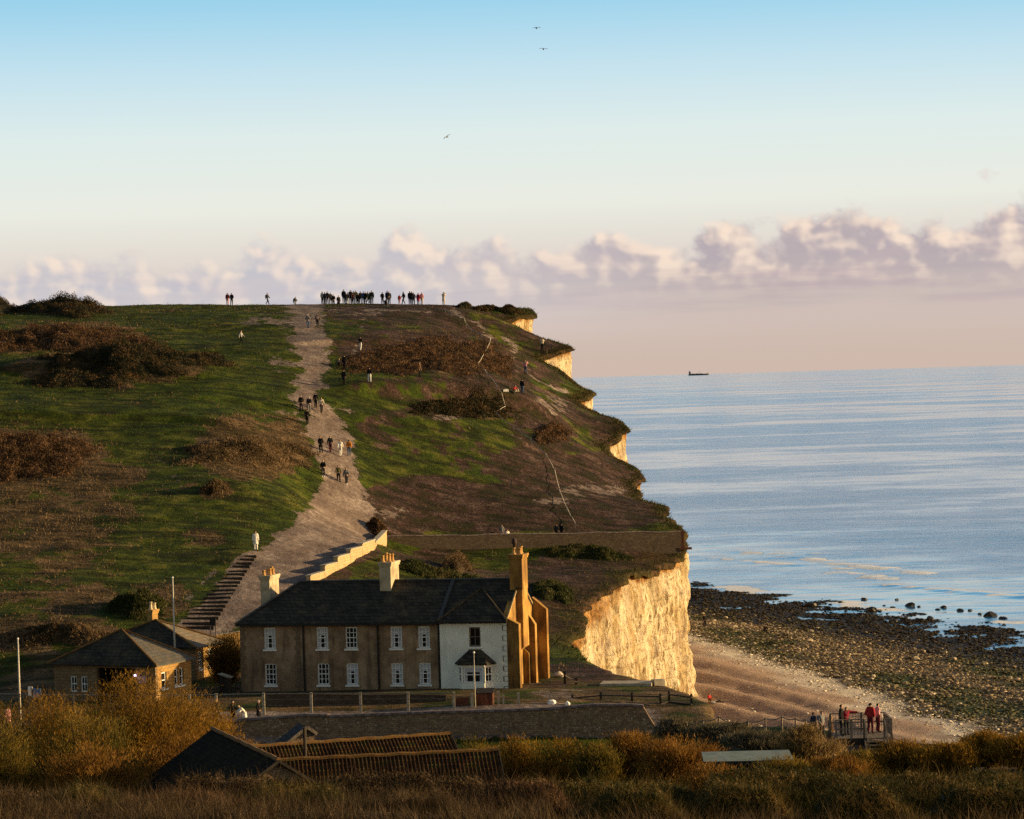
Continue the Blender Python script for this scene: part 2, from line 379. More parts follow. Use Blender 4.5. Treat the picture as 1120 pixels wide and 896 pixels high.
# ------------------------------------------------------------------ land material
def land_material():
    m, t, b = newmat('turf_and_earth')
    p = wpos(t)
    a = t.n('ShaderNodeAttribute', attribute_name='zone'); sp = t.n('ShaderNodeSeparateColor'); t.L.new(a.outputs['Color'], sp.inputs[0])
    path, dry, soil, brk = sp.outputs[0], sp.outputs[1], sp.outputs[2], a.outputs['Alpha']
    q1 = t.noise(t.mapv(p, (.45, 1, 1)), .55, 7, .68); q2 = t.noise(t.mapv(p, (.4, 1, 1), (31, 7, 0)), .30, 7, .7); q3 = t.noise(p, 1.1, 6, .7)
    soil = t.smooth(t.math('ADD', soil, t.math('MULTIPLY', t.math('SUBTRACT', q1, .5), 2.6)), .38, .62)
    dry = t.smooth(t.math('ADD', dry, t.math('MULTIPLY', t.math('SUBTRACT', q2, .5), 3.0)), .35, .70)
    path = t.smooth(t.math('ADD', path, t.math('MULTIPLY', t.math('SUBTRACT', q3, .5), 2.4)), .40, .60)
    big = t.smooth(t.noise(p, .045, 4), .35, .65); mid = t.smooth(t.noise(p, .35, 5, .6), .32, .68); fine = t.smooth(t.noise(p, 2.6, 5, .65), .3, .7)
    g1 = t.ramp(mid, [(0, (.017, .028, .003)), (.4, (.044, .062, .006)), (.75, (.10, .112, .012)), (1, (.17, .145, .032))])
    g2 = t.ramp(mid, [(0, (.015, .029, .003)), (.6, (.042, .070, .006)), (1, (.088, .110, .012))])
    g = t.mix(big, g1, g2)
    g = t.mix(t.math('MULTIPLY', fine, .55), g, (.030, .036, .006))
    d = t.ramp(t.math('ADD', t.math('MULTIPLY', mid, .55), t.math('MULTIPLY', fine, .45)), [(0, (.035, .03, .012)), (.4, (.085, .058, .028)), (.7, (.15, .095, .05)), (1, (.22, .15, .085))])
    c = t.mix(dry, g, d)
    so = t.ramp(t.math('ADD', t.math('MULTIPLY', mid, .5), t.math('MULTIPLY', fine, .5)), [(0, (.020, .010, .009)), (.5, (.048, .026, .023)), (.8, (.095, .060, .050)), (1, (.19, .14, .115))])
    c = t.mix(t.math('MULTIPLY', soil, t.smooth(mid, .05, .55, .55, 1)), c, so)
    br = t.ramp(fine, [(0, (.025, .017, .008)), (.6, (.06, .035, .016)), (1, (.13, .07, .028))])
    c = t.mix(t.math('MULTIPLY', brk, .75), c, br)
    rut = t.noise(t.mapv(p, (1.5, .25, 1)), .8, 5, .6)
    fine = t.math('ADD', t.math('MULTIPLY', fine, .7), t.math('MULTIPLY', t.smooth(rut, .35, .65), .3))
    pa = t.ramp(t.math('ADD', t.math('MULTIPLY', mid, .4), t.math('MULTIPLY', fine, .6)), [(0, (.080, .058, .051)), (.45, (.155, .117, .103)), (.75, (.24, .19, .168)), (1, (.42, .345, .305))])
    ter = t.smooth(t.noise(t.mapv(p, (.16, 1, 1)), .75, 4, .6), .46, .62)
    c = t.mix(t.math('MULTIPLY', ter, .7), c, (.012, .012, .005))
    c = t.mix(path, c, pa)
    t.L.new(c, b.inputs['Base Color']); b.inputs['Roughness'].default_value = .95; b.inputs['Specular IOR Level'].default_value = .1
    h = t.math('ADD', t.noise(p, 1.3, 6, .7), t.math('MULTIPLY', t.noise(p, 6, 3), .35))
    amt = t.math('SUBTRACT', 1.0, t.math('MULTIPLY', path, .6))
    t.L.new(t.bump(t.math('MULTIPLY', h, amt), .75, .45), b.inputs['Normal'])
    return m
LAND = land_material()
# ------------------------------------------------------------------ land mesh: rows in Y, columns from the far left to the edge
rows = np.concatenate([np.arange(-60, 96, 4.0), np.arange(96, 210, 1.0), np.arange(210, 262, .8), np.arange(262, 505, .45), np.arange(505, 621, 3.0)])
fx = np.concatenate([np.arange(-170, -86, 4.0), np.arange(-86, 0.001, .42)]); fx = (fx+170)/170
YY, FX = np.meshgrid(rows, fx, indexing='ij')
XE = edge(YY)
XX = -170+FX*(XE+170)
ZZ = H(XX, YY)
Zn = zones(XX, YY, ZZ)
# lip: the turf rolls over the edge by a little
nr, nc = XX.shape
over = [(.35, -.10), (.50, -.35), (.40, -.62)]
for dx, dz in over:
    XX = np.c_[XX, XE[:, :1]+dx+.15*vnoise(rows/1.3, 0, 0, 77)[:, None]]; YY = np.c_[YY, rows[:, None]]
    ZZ = np.c_[ZZ, ZZ[:, nc-1:nc]+dz*(1+.4*vnoise(rows/2.1, 3, 0, 78)[:, None])]
    z4 = Zn[:, nc-1:nc].copy(); z4[..., 0] *= .2; z4[..., 3] = np.maximum(z4[..., 3], .8*sstep(262, 285, rows)[:, None]); Zn = np.concatenate([Zn, z4], 1)
nc2 = XX.shape[1]
V = np.stack([XX, YY, ZZ], -1).reshape(-1, 3); ZN = Zn.reshape(-1, 4)
idx = np.arange(nr*nc2).reshape(nr, nc2)
Fq = np.stack([idx[:-1, :-1], idx[:-1, 1:], idx[1:, 1:], idx[1:, :-1]], -1).reshape(-1, 4)
fp = ZN[Fq, 0].mean(1); fy = V[Fq, 1].mean(1); ispath = (fp > .5)
def sub(name, mask, kind='structure', mat=LAND):
    f = Fq[mask]; u, inv = np.unique(f, return_inverse=True)
    o = npmesh(name, V[u], inv.reshape(-1, 4), mat, True, None, {'zone': ZN[u]}); o['kind'] = kind; return o
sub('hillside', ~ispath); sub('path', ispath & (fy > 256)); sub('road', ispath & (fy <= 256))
# ------------------------------------------------------------------ beach
P0 = np.array([34.0, 557.0]); _d = np.array([77.0, 447.0])-P0; _d /= np.linalg.norm(_d); _n = np.array([_d[1], -_d[0]])
def sdist(X, Y): return (np.asarray(X)-P0[0])*_n[0]+(np.asarray(Y)-P0[1])*_n[1]
def land_s(X, Y):
    s = sdist(X, Y); return s-(.2*(420-np.asarray(Y))-6.5)*sstep(8, 60, s)
def HB(X, Y):
    s = land_s(X, Y)+2.5*fbm(np.asarray(X)/25, np.asarray(Y)/25, 0, 3, 51)
    z = np.interp(s, [-200, -60, -12, 0, 12, 30, 58, 70, 85, 110, 200], [-5, -1.6, -.40, -.02, .10, .5, 1.5, 2.3, 3.6, 4.6, 5.5])
    rock = sstep(66, 56, s)
    z = z + rock*(.42*fbm(np.asarray(X)/5, np.asarray(Y)/7, 0, 4, 52)*sstep(-30, -4, s)*1.0 + .12*fbm(np.asarray(X)/1.2, np.asarray(Y)/1.2, 0, 2, 53))
    q = np.asarray(X)*_n[0]+np.asarray(Y)*_n[1]
    z = z + (1-rock)*(.42*np.sin(q/1.35+2.2*fbm(np.asarray(X)/14, np.asarray(Y)/20, 0, 2, 54))*sstep(62, 74, s)+.1*fbm(np.asarray(X)/1.5, np.asarray(Y)/1.5, 0, 3, 55))
    return z
bx = np.arange(-12, 150, .5); by = np.arange(250, 640, 1.0)
BX, BY = np.meshgrid(bx, by, indexing='ij'); BZ = HB(BX, BY)
SD = land_s(BX, BY)+6*fbm(BX/14, BY/16, 0, 4, 56)+2*fbm(BX/2.5, BY/2.5, 0, 2, 57)
zb = np.stack([sstep(34, 26, SD)*1.0, sstep(2, -3, np.abs(SD-61.0)-2.6)*sstep(-.5, 0, fbm(BX/5, BY/9, 0, 3, 58)+.25), sstep(60, 64, SD), sstep(.0, .35, fbm(BX/16, BY/18, 0, 3, 59))*sstep(30, 36, SD)*sstep(58, 52, SD)], -1)
def beach_material():
    m, t, b = newmat('shingle_and_chalk_rubble')
    p = wpos(t); a = t.n('ShaderNodeAttribute', attribute_name='zone'); sp = t.n('ShaderNodeSeparateColor'); t.L.new(a.outputs['Color'], sp.inputs[0])
    v = t.n('ShaderNodeTexVoronoi'); v.inputs['Scale'].default_value = 1.1; t.L.new(p, v.inputs['Vector'])
    sv = t.n('ShaderNodeSeparateColor'); t.L.new(v.outputs['Color'], sv.inputs[0])
    f = t.noise(p, 1.5, 5, .7)
    cob = t.ramp(t.math('ADD', t.math('MULTIPLY', sv.outputs[0], .5), t.math('MULTIPLY', t.smooth(f, .3, .7), .5)), [(0, (.028, .022, .014)), (.5, (.075, .058, .036)), (.85, (.16, .125, .085)), (1, (.30, .25, .19))])
    cob = t.mix(a.outputs['Alpha'], cob, (.03, .045, .010))
    wd = t.ramp(t.smooth(f, .3, .7), [(0, (.010, .008, .006)), (.7, (.026, .020, .014)), (1, (.055, .045, .028))])
    c = t.mix(sp.outputs[0], cob, wd)
    sh = t.ramp(t.smooth(t.noise(p, 3.5, 5, .7), .25, .75), [(0, (.19, .13, .095)), (.5, (.33, .225, .165)), (1, (.54, .40, .30))])
    c = t.mix(sp.outputs[2], c, sh)
    c = t.mix(t.math('MULTIPLY', sp.outputs[1], .85), c, (.66, .58, .49))
    t.L.new(c, b.inputs['Base Color']); t.L.new(t.math('SUBTRACT', .88, t.math('MULTIPLY', sp.outputs[0], .2)), b.inputs['Roughness']); b.inputs['Specular IOR Level'].default_value = .2
    t.L.new(t.bump(t.math('ADD', t.noise(p, 2.2, 6, .75), t.math('MULTIPLY', sv.outputs[1], .4)), .8, .35), b.inputs['Normal'])
    return m
BEACH = beach_material()
n0, n1_ = BX.shape; ib = np.arange(n0*n1_).reshape(n0, n1_)
Fb = np.stack([ib[:-1, :-1], ib[1:, :-1], ib[1:, 1:], ib[:-1, 1:]], -1).reshape(-1, 4)
keep = (BZ.reshape(-1)[Fb].max(1) > -3)
o = npmesh('beach', np.stack([BX, BY, BZ], -1).reshape(-1, 3), Fb[keep], BEACH, True, None, {'zone': zb.reshape(-1, 4)}); o['kind'] = 'structure'
# ------------------------------------------------------------------ chalk cliff under the edge
def cliff():
    ys = np.concatenate([np.arange(226, 375, .22), np.arange(375, 520, .35)]); nz = 90
    e = edge(ys); top = H(e, ys)-.25
    te = np.gradient(edge0(ys), ys); te = np.convolve(np.pad(te, 6, 'edge'), np.ones(13)/13, 'valid')
    nx = 1/np.sqrt(1+te**2); ny = -te*nx
    base = HB(e+3, ys)-1.0
    tt = np.linspace(0, 1, nz)
    T, Yg = np.meshgrid(tt, ys, indexing='ij')
    Zg = top[None]*(1-T)+base[None]*T; Eg = np.broadcast_to(e, T.shape)
    depth = top[None]-Zg
    sarc = np.broadcast_to(np.cumsum(np.hypot(np.gradient(ys), np.gradient(edge0(ys)))), T.shape)
    flute = .75*fbm(sarc/3.2, Zg/12, 0, 4, 61)+.55*fbm(sarc/1.1, Zg/2.4, 0, 4, 62, .65)-.9*np.exp(-(fbm(sarc/2.6, Zg/14, 0, 3, 69)/.05)**2)-.3*np.exp(-(fbm(sarc/1.1, Zg/4, 0, 3, 70)/.06)**2)
    ledge = .22*vnoise(sarc/14, Zg/1.3, 0, 64)
    off = -.1+T*.9*(.6+.4*vnoise(sarc/8, 0, 0, 65))+(flute+ledge)*sstep(0, .06, T)
    off = off+.7*sstep(.88, 1, T)*(1+.6*fbm(sarc/2.5, 0, 0, 3, 66))
    Xg = Eg+nx[None]*off; Yg2 = Yg+ny[None]*off
    soil = sstep(1.15, .5, depth+.5*fbm(sarc/2.2, Zg/2, 0, 3, 67))
    soil = np.maximum(soil, sstep(332, 300, Yg)*sstep(3.4, 1.4, depth+1.0*fbm(sarc/2.5, Zg/2, 0, 3, 68)))
    Vc = np.stack([Xg, Yg2, Zg], -1).reshape(-1, 3)
    i = np.arange(T.size).reshape(T.shape)
    Fc = np.stack([i[:-1, :-1], i[1:, :-1], i[1:, 1:], i[:-1, 1:]], -1).reshape(-1, 4)
    m, t, b = newmat('weathered_chalk')
    p = wpos(t); so = t.n('ShaderNodeAttribute', attribute_name='soil').outputs['Fac']
    st = t.smooth(t.noise(t.mapv(p, (1, 1, .28)), .55, 5, .62), .38, .68)
    c = t.mix(st, (.74, .64, .46), (.48, .35, .18))
    fn = t.noise(t.mapv(p, (1, 1, .5)), 2.4, 6, .7)
    c = t.mix(t.smooth(fn, .48, .66, 0, .9), c, (.22, .15, .075))
    c = t.mix(t.smooth(t.noise(t.mapv(p, (.35, .35, 3.2)), .8, 3, .6, 1.0), .60, .68, 0, .55), c, (.30, .23, .14))
    vs_ = t.noise(t.mapv(p, (1, 1, .13)), 2.6, 5, .7)
    lowm = t.n('ShaderNodeSeparateXYZ'); t.L.new(p, lowm.inputs[0])
    c = t.mix(t.math('MULTIPLY', t.smooth(vs_, .48, .60), t.smooth(t.noise(p, .22, 3), .40, .60, .15, .95)), c, (.20, .125, .055))
    fl = t.n('ShaderNodeTexWave', wave_type='BANDS', bands_direction='Z'); t.L.new(p, fl.inputs['Vector']); fl.inputs['Scale'].default_value = .17; fl.inputs['Distortion'].default_value = 1.6; fl.inputs['Detail'].default_value = 3; fl.inputs['Detail Scale'].default_value = .6
    c = t.mix(t.math('MULTIPLY', t.smooth(fl.outputs['Fac'], .965, .995), t.smooth(t.noise(p, 1.2, 3), .46, .60, 0, .7)), c, (.26, .20, .13))
    gr = t.smooth(t.noise(p, .35, 4), .52, .66, 0, .45)
    c = t.mix(gr, c, (.42, .33, .27))
    rs = t.ramp(t.smooth(t.noise(p, 1.4, 5), .3, .7), [(0, (.13, .06, .02)), (.6, (.32, .16, .05)), (1, (.5, .30, .12))])
    c = t.mix(so, c, rs)
    t.L.new(c, b.inputs['Base Color']); b.inputs['Roughness'].default_value = .95; b.inputs['Specular IOR Level'].default_value = .1
    hh = t.math('ADD', t.noise(t.mapv(p, (1, 1, .24)), 1.5, 8, .74), t.math('MULTIPLY', t.noise(p, 5, 4, .7), .25))
    t.L.new(t.bump(hh, .9, .55), b.inputs['Normal'])
    o = npmesh('chalk_cliff', Vc, Fc[:, ::-1].copy(), m, True, None, {'soil': soil.reshape(-1)}); o['kind'] = 'structure'
    return m
CHALK = cliff()
# ------------------------------------------------------------------ sea (follows the curve of the earth)
CREST = [([(806, 604), (850, 606), (890, 612), (935, 619), (1010, 627)], .45, 1.3), ([(922, 626), (945, 629), (966, 633)], .4, 1.2), ([(1026, 645), (1070, 649), (1125, 653), (1180, 658)], .45, 1.3),
         ([(752, 608), (800, 612), (860, 617), (925, 622)], .2, .8), ([(975, 640), (1000, 643)], .5, .8), ([(800, 603), (870, 604), (930, 608)], .3, .4)]
def sea():
    r = [300.0]
    while r[-1] < 40000:
        x = r[-1]; r.append(x + (1.0 if 430 < x < 760 else max(1.0, .0065*x)))
    r = np.array(r); th = np.radians(np.concatenate([np.arange(-40, -1, 1.5), np.arange(-1, 11.5, .09), np.arange(11.5, 100, 1.5)]))
    R, T = np.meshgrid(r, th, indexing='ij')
    X = R*np.sin(T); Y = R*np.cos(T)
    Z = -R**2/(2*7.4e6)
    px, py = proj(X, Y, Z)
    near = sstep(950, 700, R)
    foam = np.zeros_like(R)
    Z = Z+near*.10*fbm(X/9, Y/4, 0, 3, 71)
    for P, h, fm in CREST:
        W = [CAM+ray(a, b)*(-CAM[2]/ray(a, b)[2]) for a, b in P]
        q = [(w[0], w[1]) for w in W]
        d = polyline_d(X, Y, q, 1.0)
        # in front of (towards the shore) or behind the crest
        wob = 1+.5*fbm(X/6, Y/6, 0, 3, 72)
        d = d+1.2*fbm(X/5, Y/5, 0, 2, 74)
        Z = Z+.4*h*np.exp(-(d/2.4)**2)*wob
        foam = np.maximum(foam, fm*np.exp(-(d/2.7)**2)*sstep(-.25, .3, fbm(X/4, Y/3, 0, 4, 73)))
    sd = sdist(X, Y)
    foam = np.maximum(foam, 1.0*sstep(3.5, 0, np.abs(sd+6+5*fbm(X/12, Y/12, 0, 3, 75))-.5)*sstep(.05, .4, fbm(X/7, Y/10, 0, 3, 76)))
    i = np.arange(R.size).reshape(R.shape)
    Fs = np.stack([i[:-1, :-1], i[1:, :-1], i[1:, 1:], i[:-1, 1:]], -1).reshape(-1, 4)
    m, t, b = newmat('sea_water')
    p = wpos(t); fo = t.n('ShaderNodeAttribute', attribute_name='foam').outputs['Fac']
    patch = t.smooth(t.noise(t.mapv(p, (.5, 1, 1)), .0042, 8, .66), .43, .57)
    pat2 = t.smooth(t.noise(t.mapv(p, (.8, 1, 1)), .03, 7, .74), .40, .60)
    dist = t.n('ShaderNodeCameraData').outputs['View Distance'] if False else t.n('ShaderNodeAttribute', attribute_name='calm').outputs['Fac']
    nearf = t.math('SUBTRACT', 1.0, t.math('MULTIPLY', dist, .6))
    pp = t.math('ADD', t.math('MULTIPLY', patch, .62), t.math('MULTIPLY', pat2, .38))
    h = t.math('ADD', t.noise(t.mapv(p, (.75, 1, 1)), .16, 6, .7), t.math('MULTIPLY', t.noise(p, .9, 4, .65), .3))
    bm = t.n('ShaderNodeBump'); t.L.new(h, bm.inputs['Height']); bm.inputs['Distance'].default_value = 1.7
    t.L.new(t.math('MULTIPLY', t.math('ADD', .085, t.math('MULTIPLY', t.smooth(pp, .1, .9), .30)), nearf), bm.inputs['Strength'])
    t.L.new(bm.outputs[0], b.inputs['Normal'])
    fm2 = t.smooth(t.math('MULTIPLY', fo, t.math('ADD', -.25, t.math('MULTIPLY', t.noise(p, .7, 6, .85), 2.3))), .12, .36)
    c = t.mix(fm2, (.02, .15, .33), (.95, .93, .92))
    t.L.new(c, b.inputs['Base Color']); t.L.new(t.math('ADD', t.math('ADD', .04, t.math('MULTIPLY', pp, .12)), t.math('MULTIPLY', fm2, .5)), b.inputs['Roughness'])
    b.inputs['IOR'].default_value = 1.7; b.inputs['Specular IOR Level'].default_value = .5
    o = npmesh('sea', np.stack([X, Y, Z], -1).reshape(-1, 3), Fs[:, ::-1].copy(), m, True, None, {'foam': foam.reshape(-1), 'calm': (sstep(-160, -15, sd)*sstep(1500, 700, R)).reshape(-1)}); o['kind'] = 'structure'
sea()
# ------------------------------------------------------------------ materials of the built things
M_ = {}
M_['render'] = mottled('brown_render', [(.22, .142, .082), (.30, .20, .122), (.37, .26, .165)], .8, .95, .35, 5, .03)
def weather(m, col, amt=.5):
    t = NT(m.node_tree); b = t.N['Principled BSDF']; l = b.inputs['Base Color'].links[0].from_socket; p = opos(t)
    st = t.smooth(t.noise(t.mapv(p, (1, 1, .16)), 1.7, 5, .65), .48, .68); bl = t.smooth(t.noise(t.mapv(p, (1, 1, 1)), .38, 4, .6), .45, .62)
    c_ = t.mix(t.math('MULTIPLY', st, amt), l, col); c_ = t.mix(t.math('MULTIPLY', bl, amt*.6), c_, tuple(.6*x for x in col)); t.L.new(c_, b.inputs['Base Color'])
weather(M_['render'], (.085, .058, .038), .7)
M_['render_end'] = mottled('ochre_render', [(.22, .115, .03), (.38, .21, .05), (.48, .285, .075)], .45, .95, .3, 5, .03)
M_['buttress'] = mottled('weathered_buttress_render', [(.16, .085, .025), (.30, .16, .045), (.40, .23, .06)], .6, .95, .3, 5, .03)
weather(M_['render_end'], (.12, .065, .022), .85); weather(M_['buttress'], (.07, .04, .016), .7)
M_['white_wall'] = mottled('white_painted_render', [(.76, .77, .70), (.83, .84, .77), (.86, .86, .80)], .6, .8, .25, 7, .02)
weather(M_['white_wall'], (.50, .52, .47), .3)
M_['white'] = plain('white_gloss_paint', (.78, .78, .76), .45, .4, 0, .06, 3)
M_['slate'] = masonry('dark_slate', (.020, .019, .017), (.060, .053, .044), (.006, .006, .006), .42, .24, .02, .8, 1.0, .8, (.115, .092, .052), .75)
M_['slate_old'] = masonry('lichened_slate', (.016, .013, .009), (.034, .027, .018), (.006, .005, .004), .34, .17, .012, .6, 1.0, .85, (.05, .036, .012), .5)
M_['slate_pale'] = masonry('sun_tinted_grey_slate', (.10, .095, .085), (.16, .145, .125), (.04, .04, .035), .34, .2, .012, .6, 1.0, .7, (.16, .11, .045), .6)  # paler copy of the dark slate, sunlight put into the side roof colour
M_['slate_lit'] = masonry('sun_tinted_lichened_slate', (.20, .165, .125), (.30, .25, .19), (.09, .075, .06), .34, .2, .012, .6, 1.0, .8, (.26, .16, .06), .6)  # lichen plus painted-in sunlight for the side roof facing the sun
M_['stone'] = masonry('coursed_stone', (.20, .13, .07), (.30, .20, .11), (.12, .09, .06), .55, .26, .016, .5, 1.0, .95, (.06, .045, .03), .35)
M_['sun_tinted_stone'] = masonry('sun_tinted_stone', (.38, .22, .075), (.50, .31, .11), (.22, .14, .06), .55, .28, .014, .4, 1.0, .95, (.16, .10, .04), .3)  # brighter copy of the coursed stone, low sun put into its colour
M_['flint_wall2'] = masonry('hillside_flint', (.075, .052, .038), (.14, .105, .076), (.08, .066, .05), .4, .2, .02, .8, 1.0, .9, (.04, .036, .02), .5)
M_['flint'] = masonry('flint_and_brick', (.23, .145, .085), (.44, .30, .19), (.28, .20, .135), .34, .15, .02, .9, 1.0, .9, (.10, .075, .045), .45)
M_['flint_hill'] = masonry('old_flint', (.045, .031, .023), (.085, .062, .045), (.05, .04, .03), .3, .14, .016, .8, 1.0, .9, (.035, .035, .018), .5)
M_['coping'] = mottled('brick_coping', [(.07, .05, .048), (.14, .105, .10), (.20, .16, .15)], 2.5, .85, .4, 6, .03)
M_['brick_red'] = masonry('red_brick', (.14, .045, .025), (.20, .07, .035), (.10, .07, .05), .24, .09, .01, .5)
M_['sandlime'] = masonry('pale_blockwork', (.48, .34, .19), (.58, .43, .25), (.30, .21, .12), .6, .28, .012, .5, 1.0, .95, (.22, .15, .07), .4)
M_['stack'] = mottled('weathered_stack_render', [(.26, .21, .14), (.42, .35, .24), (.50, .42, .30)], 1.0, .95, .3)
M_['lead'] = plain('lead', (.05, .05, .052), .5, .4, .2)
M_['lichen'] = mottled('lichened_ridge', [(.10, .055, .02), (.21, .105, .03), (.13, .09, .04)], 3, .95, .4)
M_['ridge_dull'] = mottled('dull_lichened_ridge', [(.035, .03, .02), (.075, .06, .035)], 3, .95, .4)
M_['dark_wood'] = mottled('dark_timber', [(.02, .015, .012), (.045, .033, .024)], 3, .8, .3, stretch=(1, 1, .2))
M_['grey_wood'] = mottled('weathered_timber', [(.10, .078, .058), (.19, .15, .115), (.25, .20, .155)], 2.5, .9, .4, stretch=(1, 1, .3))
M_['red_wood'] = mottled('red_brown_boards', [(.06, .020, .012), (.13, .042, .022), (.19, .065, .03)], 1.6, .8, .3, stretch=(3, 3, .6))
M_['concrete'] = mottled('pale_concrete', [(.30, .26, .20), (.44, .39, .31)], 2, .9, .3)
M_['steel'] = plain('galvanised_steel', (.20, .19, .175), .45, .5, .6)
M_['wire'] = plain('dark_wire', (.06, .055, .05), .6, .4, .5)
M_['pot'] = mottled('clay_pot', [(.42, .22, .07), (.55, .32, .11)], 3, .9, .2)
M_['pot_pale'] = mottled('buff_pot', [(.50, .40, .26), (.62, .52, .36)], 3, .9, .2)
M_['dark_pot'] = plain('sooty_cowl', (.05, .03, .025), .8)
M_['curtain'] = plain('net_curtain', (.50, .50, .54), .9, .1, 0, .1)
M_['black'] = plain('black_paint', (.012, .012, .013), .5)
M_['rope'] = plain('pale_rope', (.52, .46, .38), .9, .1, 0, .15)
M_['pole'] = plain('white_pole_paint', (.50, .46, .40), .5, .4, 0, .08)
M_['felt'] = mottled('pale_green_roof_felt', [(.12, .15, .135), (.20, .23, .205), (.14, .17, .115)], .8, .8, .2)
M_['blue'] = plain('blue_sign_paint', (.05, .16, .32), .4, .4, 0, .1)
M_['chalk_block'] = mottled('chalk_block', [(.42, .36, .28), (.62, .55, .45)], 2, .95, .5)
def glass():
    m, t, b = newmat('window_glass'); b.inputs['Base Color'].default_value = (.012, .012, .016, 1); b.inputs['Roughness'].default_value = .06
    b.inputs['Specular IOR Level'].default_value = .5
    t.L.new(t.bump(t.noise(opos(t), 1.6, 2), .06, .02), b.inputs['Normal']); return m
M_['glass'] = glass()
def pantile():
    m, t, b = newmat('mossy_clay_pantile')
    p = opos(t); f = t.smooth(t.noise(p, 1.3, 5, .65), .3, .7)
    c = t.ramp(f, [(0, (.022, .011, .006)), (.5, (.055, .026, .012)), (.8, (.06, .040, .014)), (1, (.035, .033, .010))])
    t.L.new(c, b.inputs['Base Color']); b.inputs['Roughness'].default_value = .9; b.inputs['Specular IOR Level'].default_value = .15
    t.L.new(t.bump(t.noise(p, 9, 4), .4, .03), b.inputs['Normal']); return m
M_['pantile'] = pantile()
M_['slate_old'].node_tree.nodes['Principled BSDF'].inputs['Specular IOR Level'].default_value = .04; M_['slate_old'].node_tree.nodes['Principled BSDF'].inputs['Roughness'].default_value = 1
def flintmat():
    m = M_['flint']; t = NT(m.node_tree); b = t.N['Principled BSDF']; l = b.inputs['Base Color'].links[0].from_socket; p = opos(t)
    v = t.n('ShaderNodeTexVoronoi'); v.inputs['Scale'].default_value = 5.5; t.L.new(p, v.inputs['Vector']); sc = t.n('ShaderNodeSeparateColor'); t.L.new(v.outputs['Color'], sc.inputs[0])
    k = t.math('MULTIPLY', t.math('GREATER_THAN', sc.outputs[0], .70), t.smooth(t.noise(p, .5, 4), .42, .6))
    c = t.mix(t.math('MULTIPLY', k, t.smooth(v.outputs['Distance'], .40, .28)), l, (.55, .48, .40)); k2 = t.math('GREATER_THAN', sc.outputs[1], .6)
    c = t.mix(t.math('MULTIPLY', k2, .4), c, (.09, .075, .06)); t.L.new(c, b.inputs['Base Color'])
flintmat()
# ------------------------------------------------------------------ helpers for buildings
def wall_holes(mb, L, h, th, holes, T):
    """a wall of length L along local x in frame T(x, depth, z), with rectangular holes [(x0,x1,z0,z1)]"""
    us = sorted({0, L}|{a for q in holes for a in q[:2]}); zs = sorted({0, h}|{a for q in holes for a in q[2:]})
    for a, b in zip(us[:-1], us[1:]):
        for c, d in zip(zs[:-1], zs[1:]):
            um, zm = (a+b)/2, (c+d)/2
            if any(q[0] < um < q[1] and q[2] < zm < q[3] for q in holes): continue
            vs = [T(x, y, z) for z in (c, d) for (x, y) in ((a, 0), (b, 0), (b, th), (a, th))]
            mb.add(vs, [(0, 3, 2, 1), (4, 5, 6, 7), (0, 1, 5, 4), (1, 2, 6, 5), (2, 3, 7, 6), (3, 0, 4, 7)])
def window(parent, T, u0, u1, z0, z1, rows=2, cols=3, sill=True, frame='white', curtain=False, rec=.12):
    def bx(mb, a, b, c, d, y0, y1):
        vs = [T(x, y, z) for z in (c, d) for (x, y) in ((a, y0), (b, y0), (b, y1), (a, y1))]
        mb.add(vs, [(0, 3, 2, 1), (4, 5, 6, 7), (0, 1, 5, 4), (1, 2, 6, 5), (2, 3, 7, 6), (3, 0, 4, 7)])
    fr = MB(); w = .11; y0, y1 = rec, rec+.06
    bx(fr, u0, u0+w, z0, z1, y0, y1); bx(fr, u1-w, u1, z0, z1, y0, y1); bx(fr, u0+w, u1-w, z1-w, z1, y0, y1); bx(fr, u0+w, u1-w, z0, z0+w, y0, y1)
    zm = (z0+z1)/2; bx(fr, u0+w, u1-w, zm-.035, zm+.035, y0-.003, y1)
    for k in range(1, cols):
        x = u0+(u1-u0)*k/cols; bx(fr, x-.026, x+.026, z0+w, zm-.035, y0+.01, y1-.01); bx(fr, x-.026, x+.026, zm+.035, z1-w, y0+.01, y1-.01)
    for k in range(1, rows):
        for a, b in ((z0+w, zm-.035), (zm+.035, z1-w)):
            z = a+(b-a)*k/rows; bx(fr, u0+w, u1-w, z-.022, z+.022, y0+.013, y1-.013)
    f = fr.build('window', M_[frame], parent)
    g = MB(); bx(g, u0+.03, u1-.03, z0+.03, z1-.03, y1+.004, y1+.02); g.build('pane', M_['glass'], f)
    if curtain:
        c = MB(); bx(c, u0+w, u0+w+.2, z0+w, z1-w, y1-.012, y1+.002); bx(c, u1-w-.2, u1-w, z0+w, z1-w, y1-.012, y1+.002); bx(c, u0+w+.2, u1-w-.2, zm+.2, z1-w, y1-.012, y1+.002); c.build('curtain', M_['curtain'], f)
    if sill:
        s_ = MB(); bx(s_, u0-.09, u1+.09, z0-.15, z0, -.10, rec+.02); s_.build('sill', M_['white'], f)
    return f
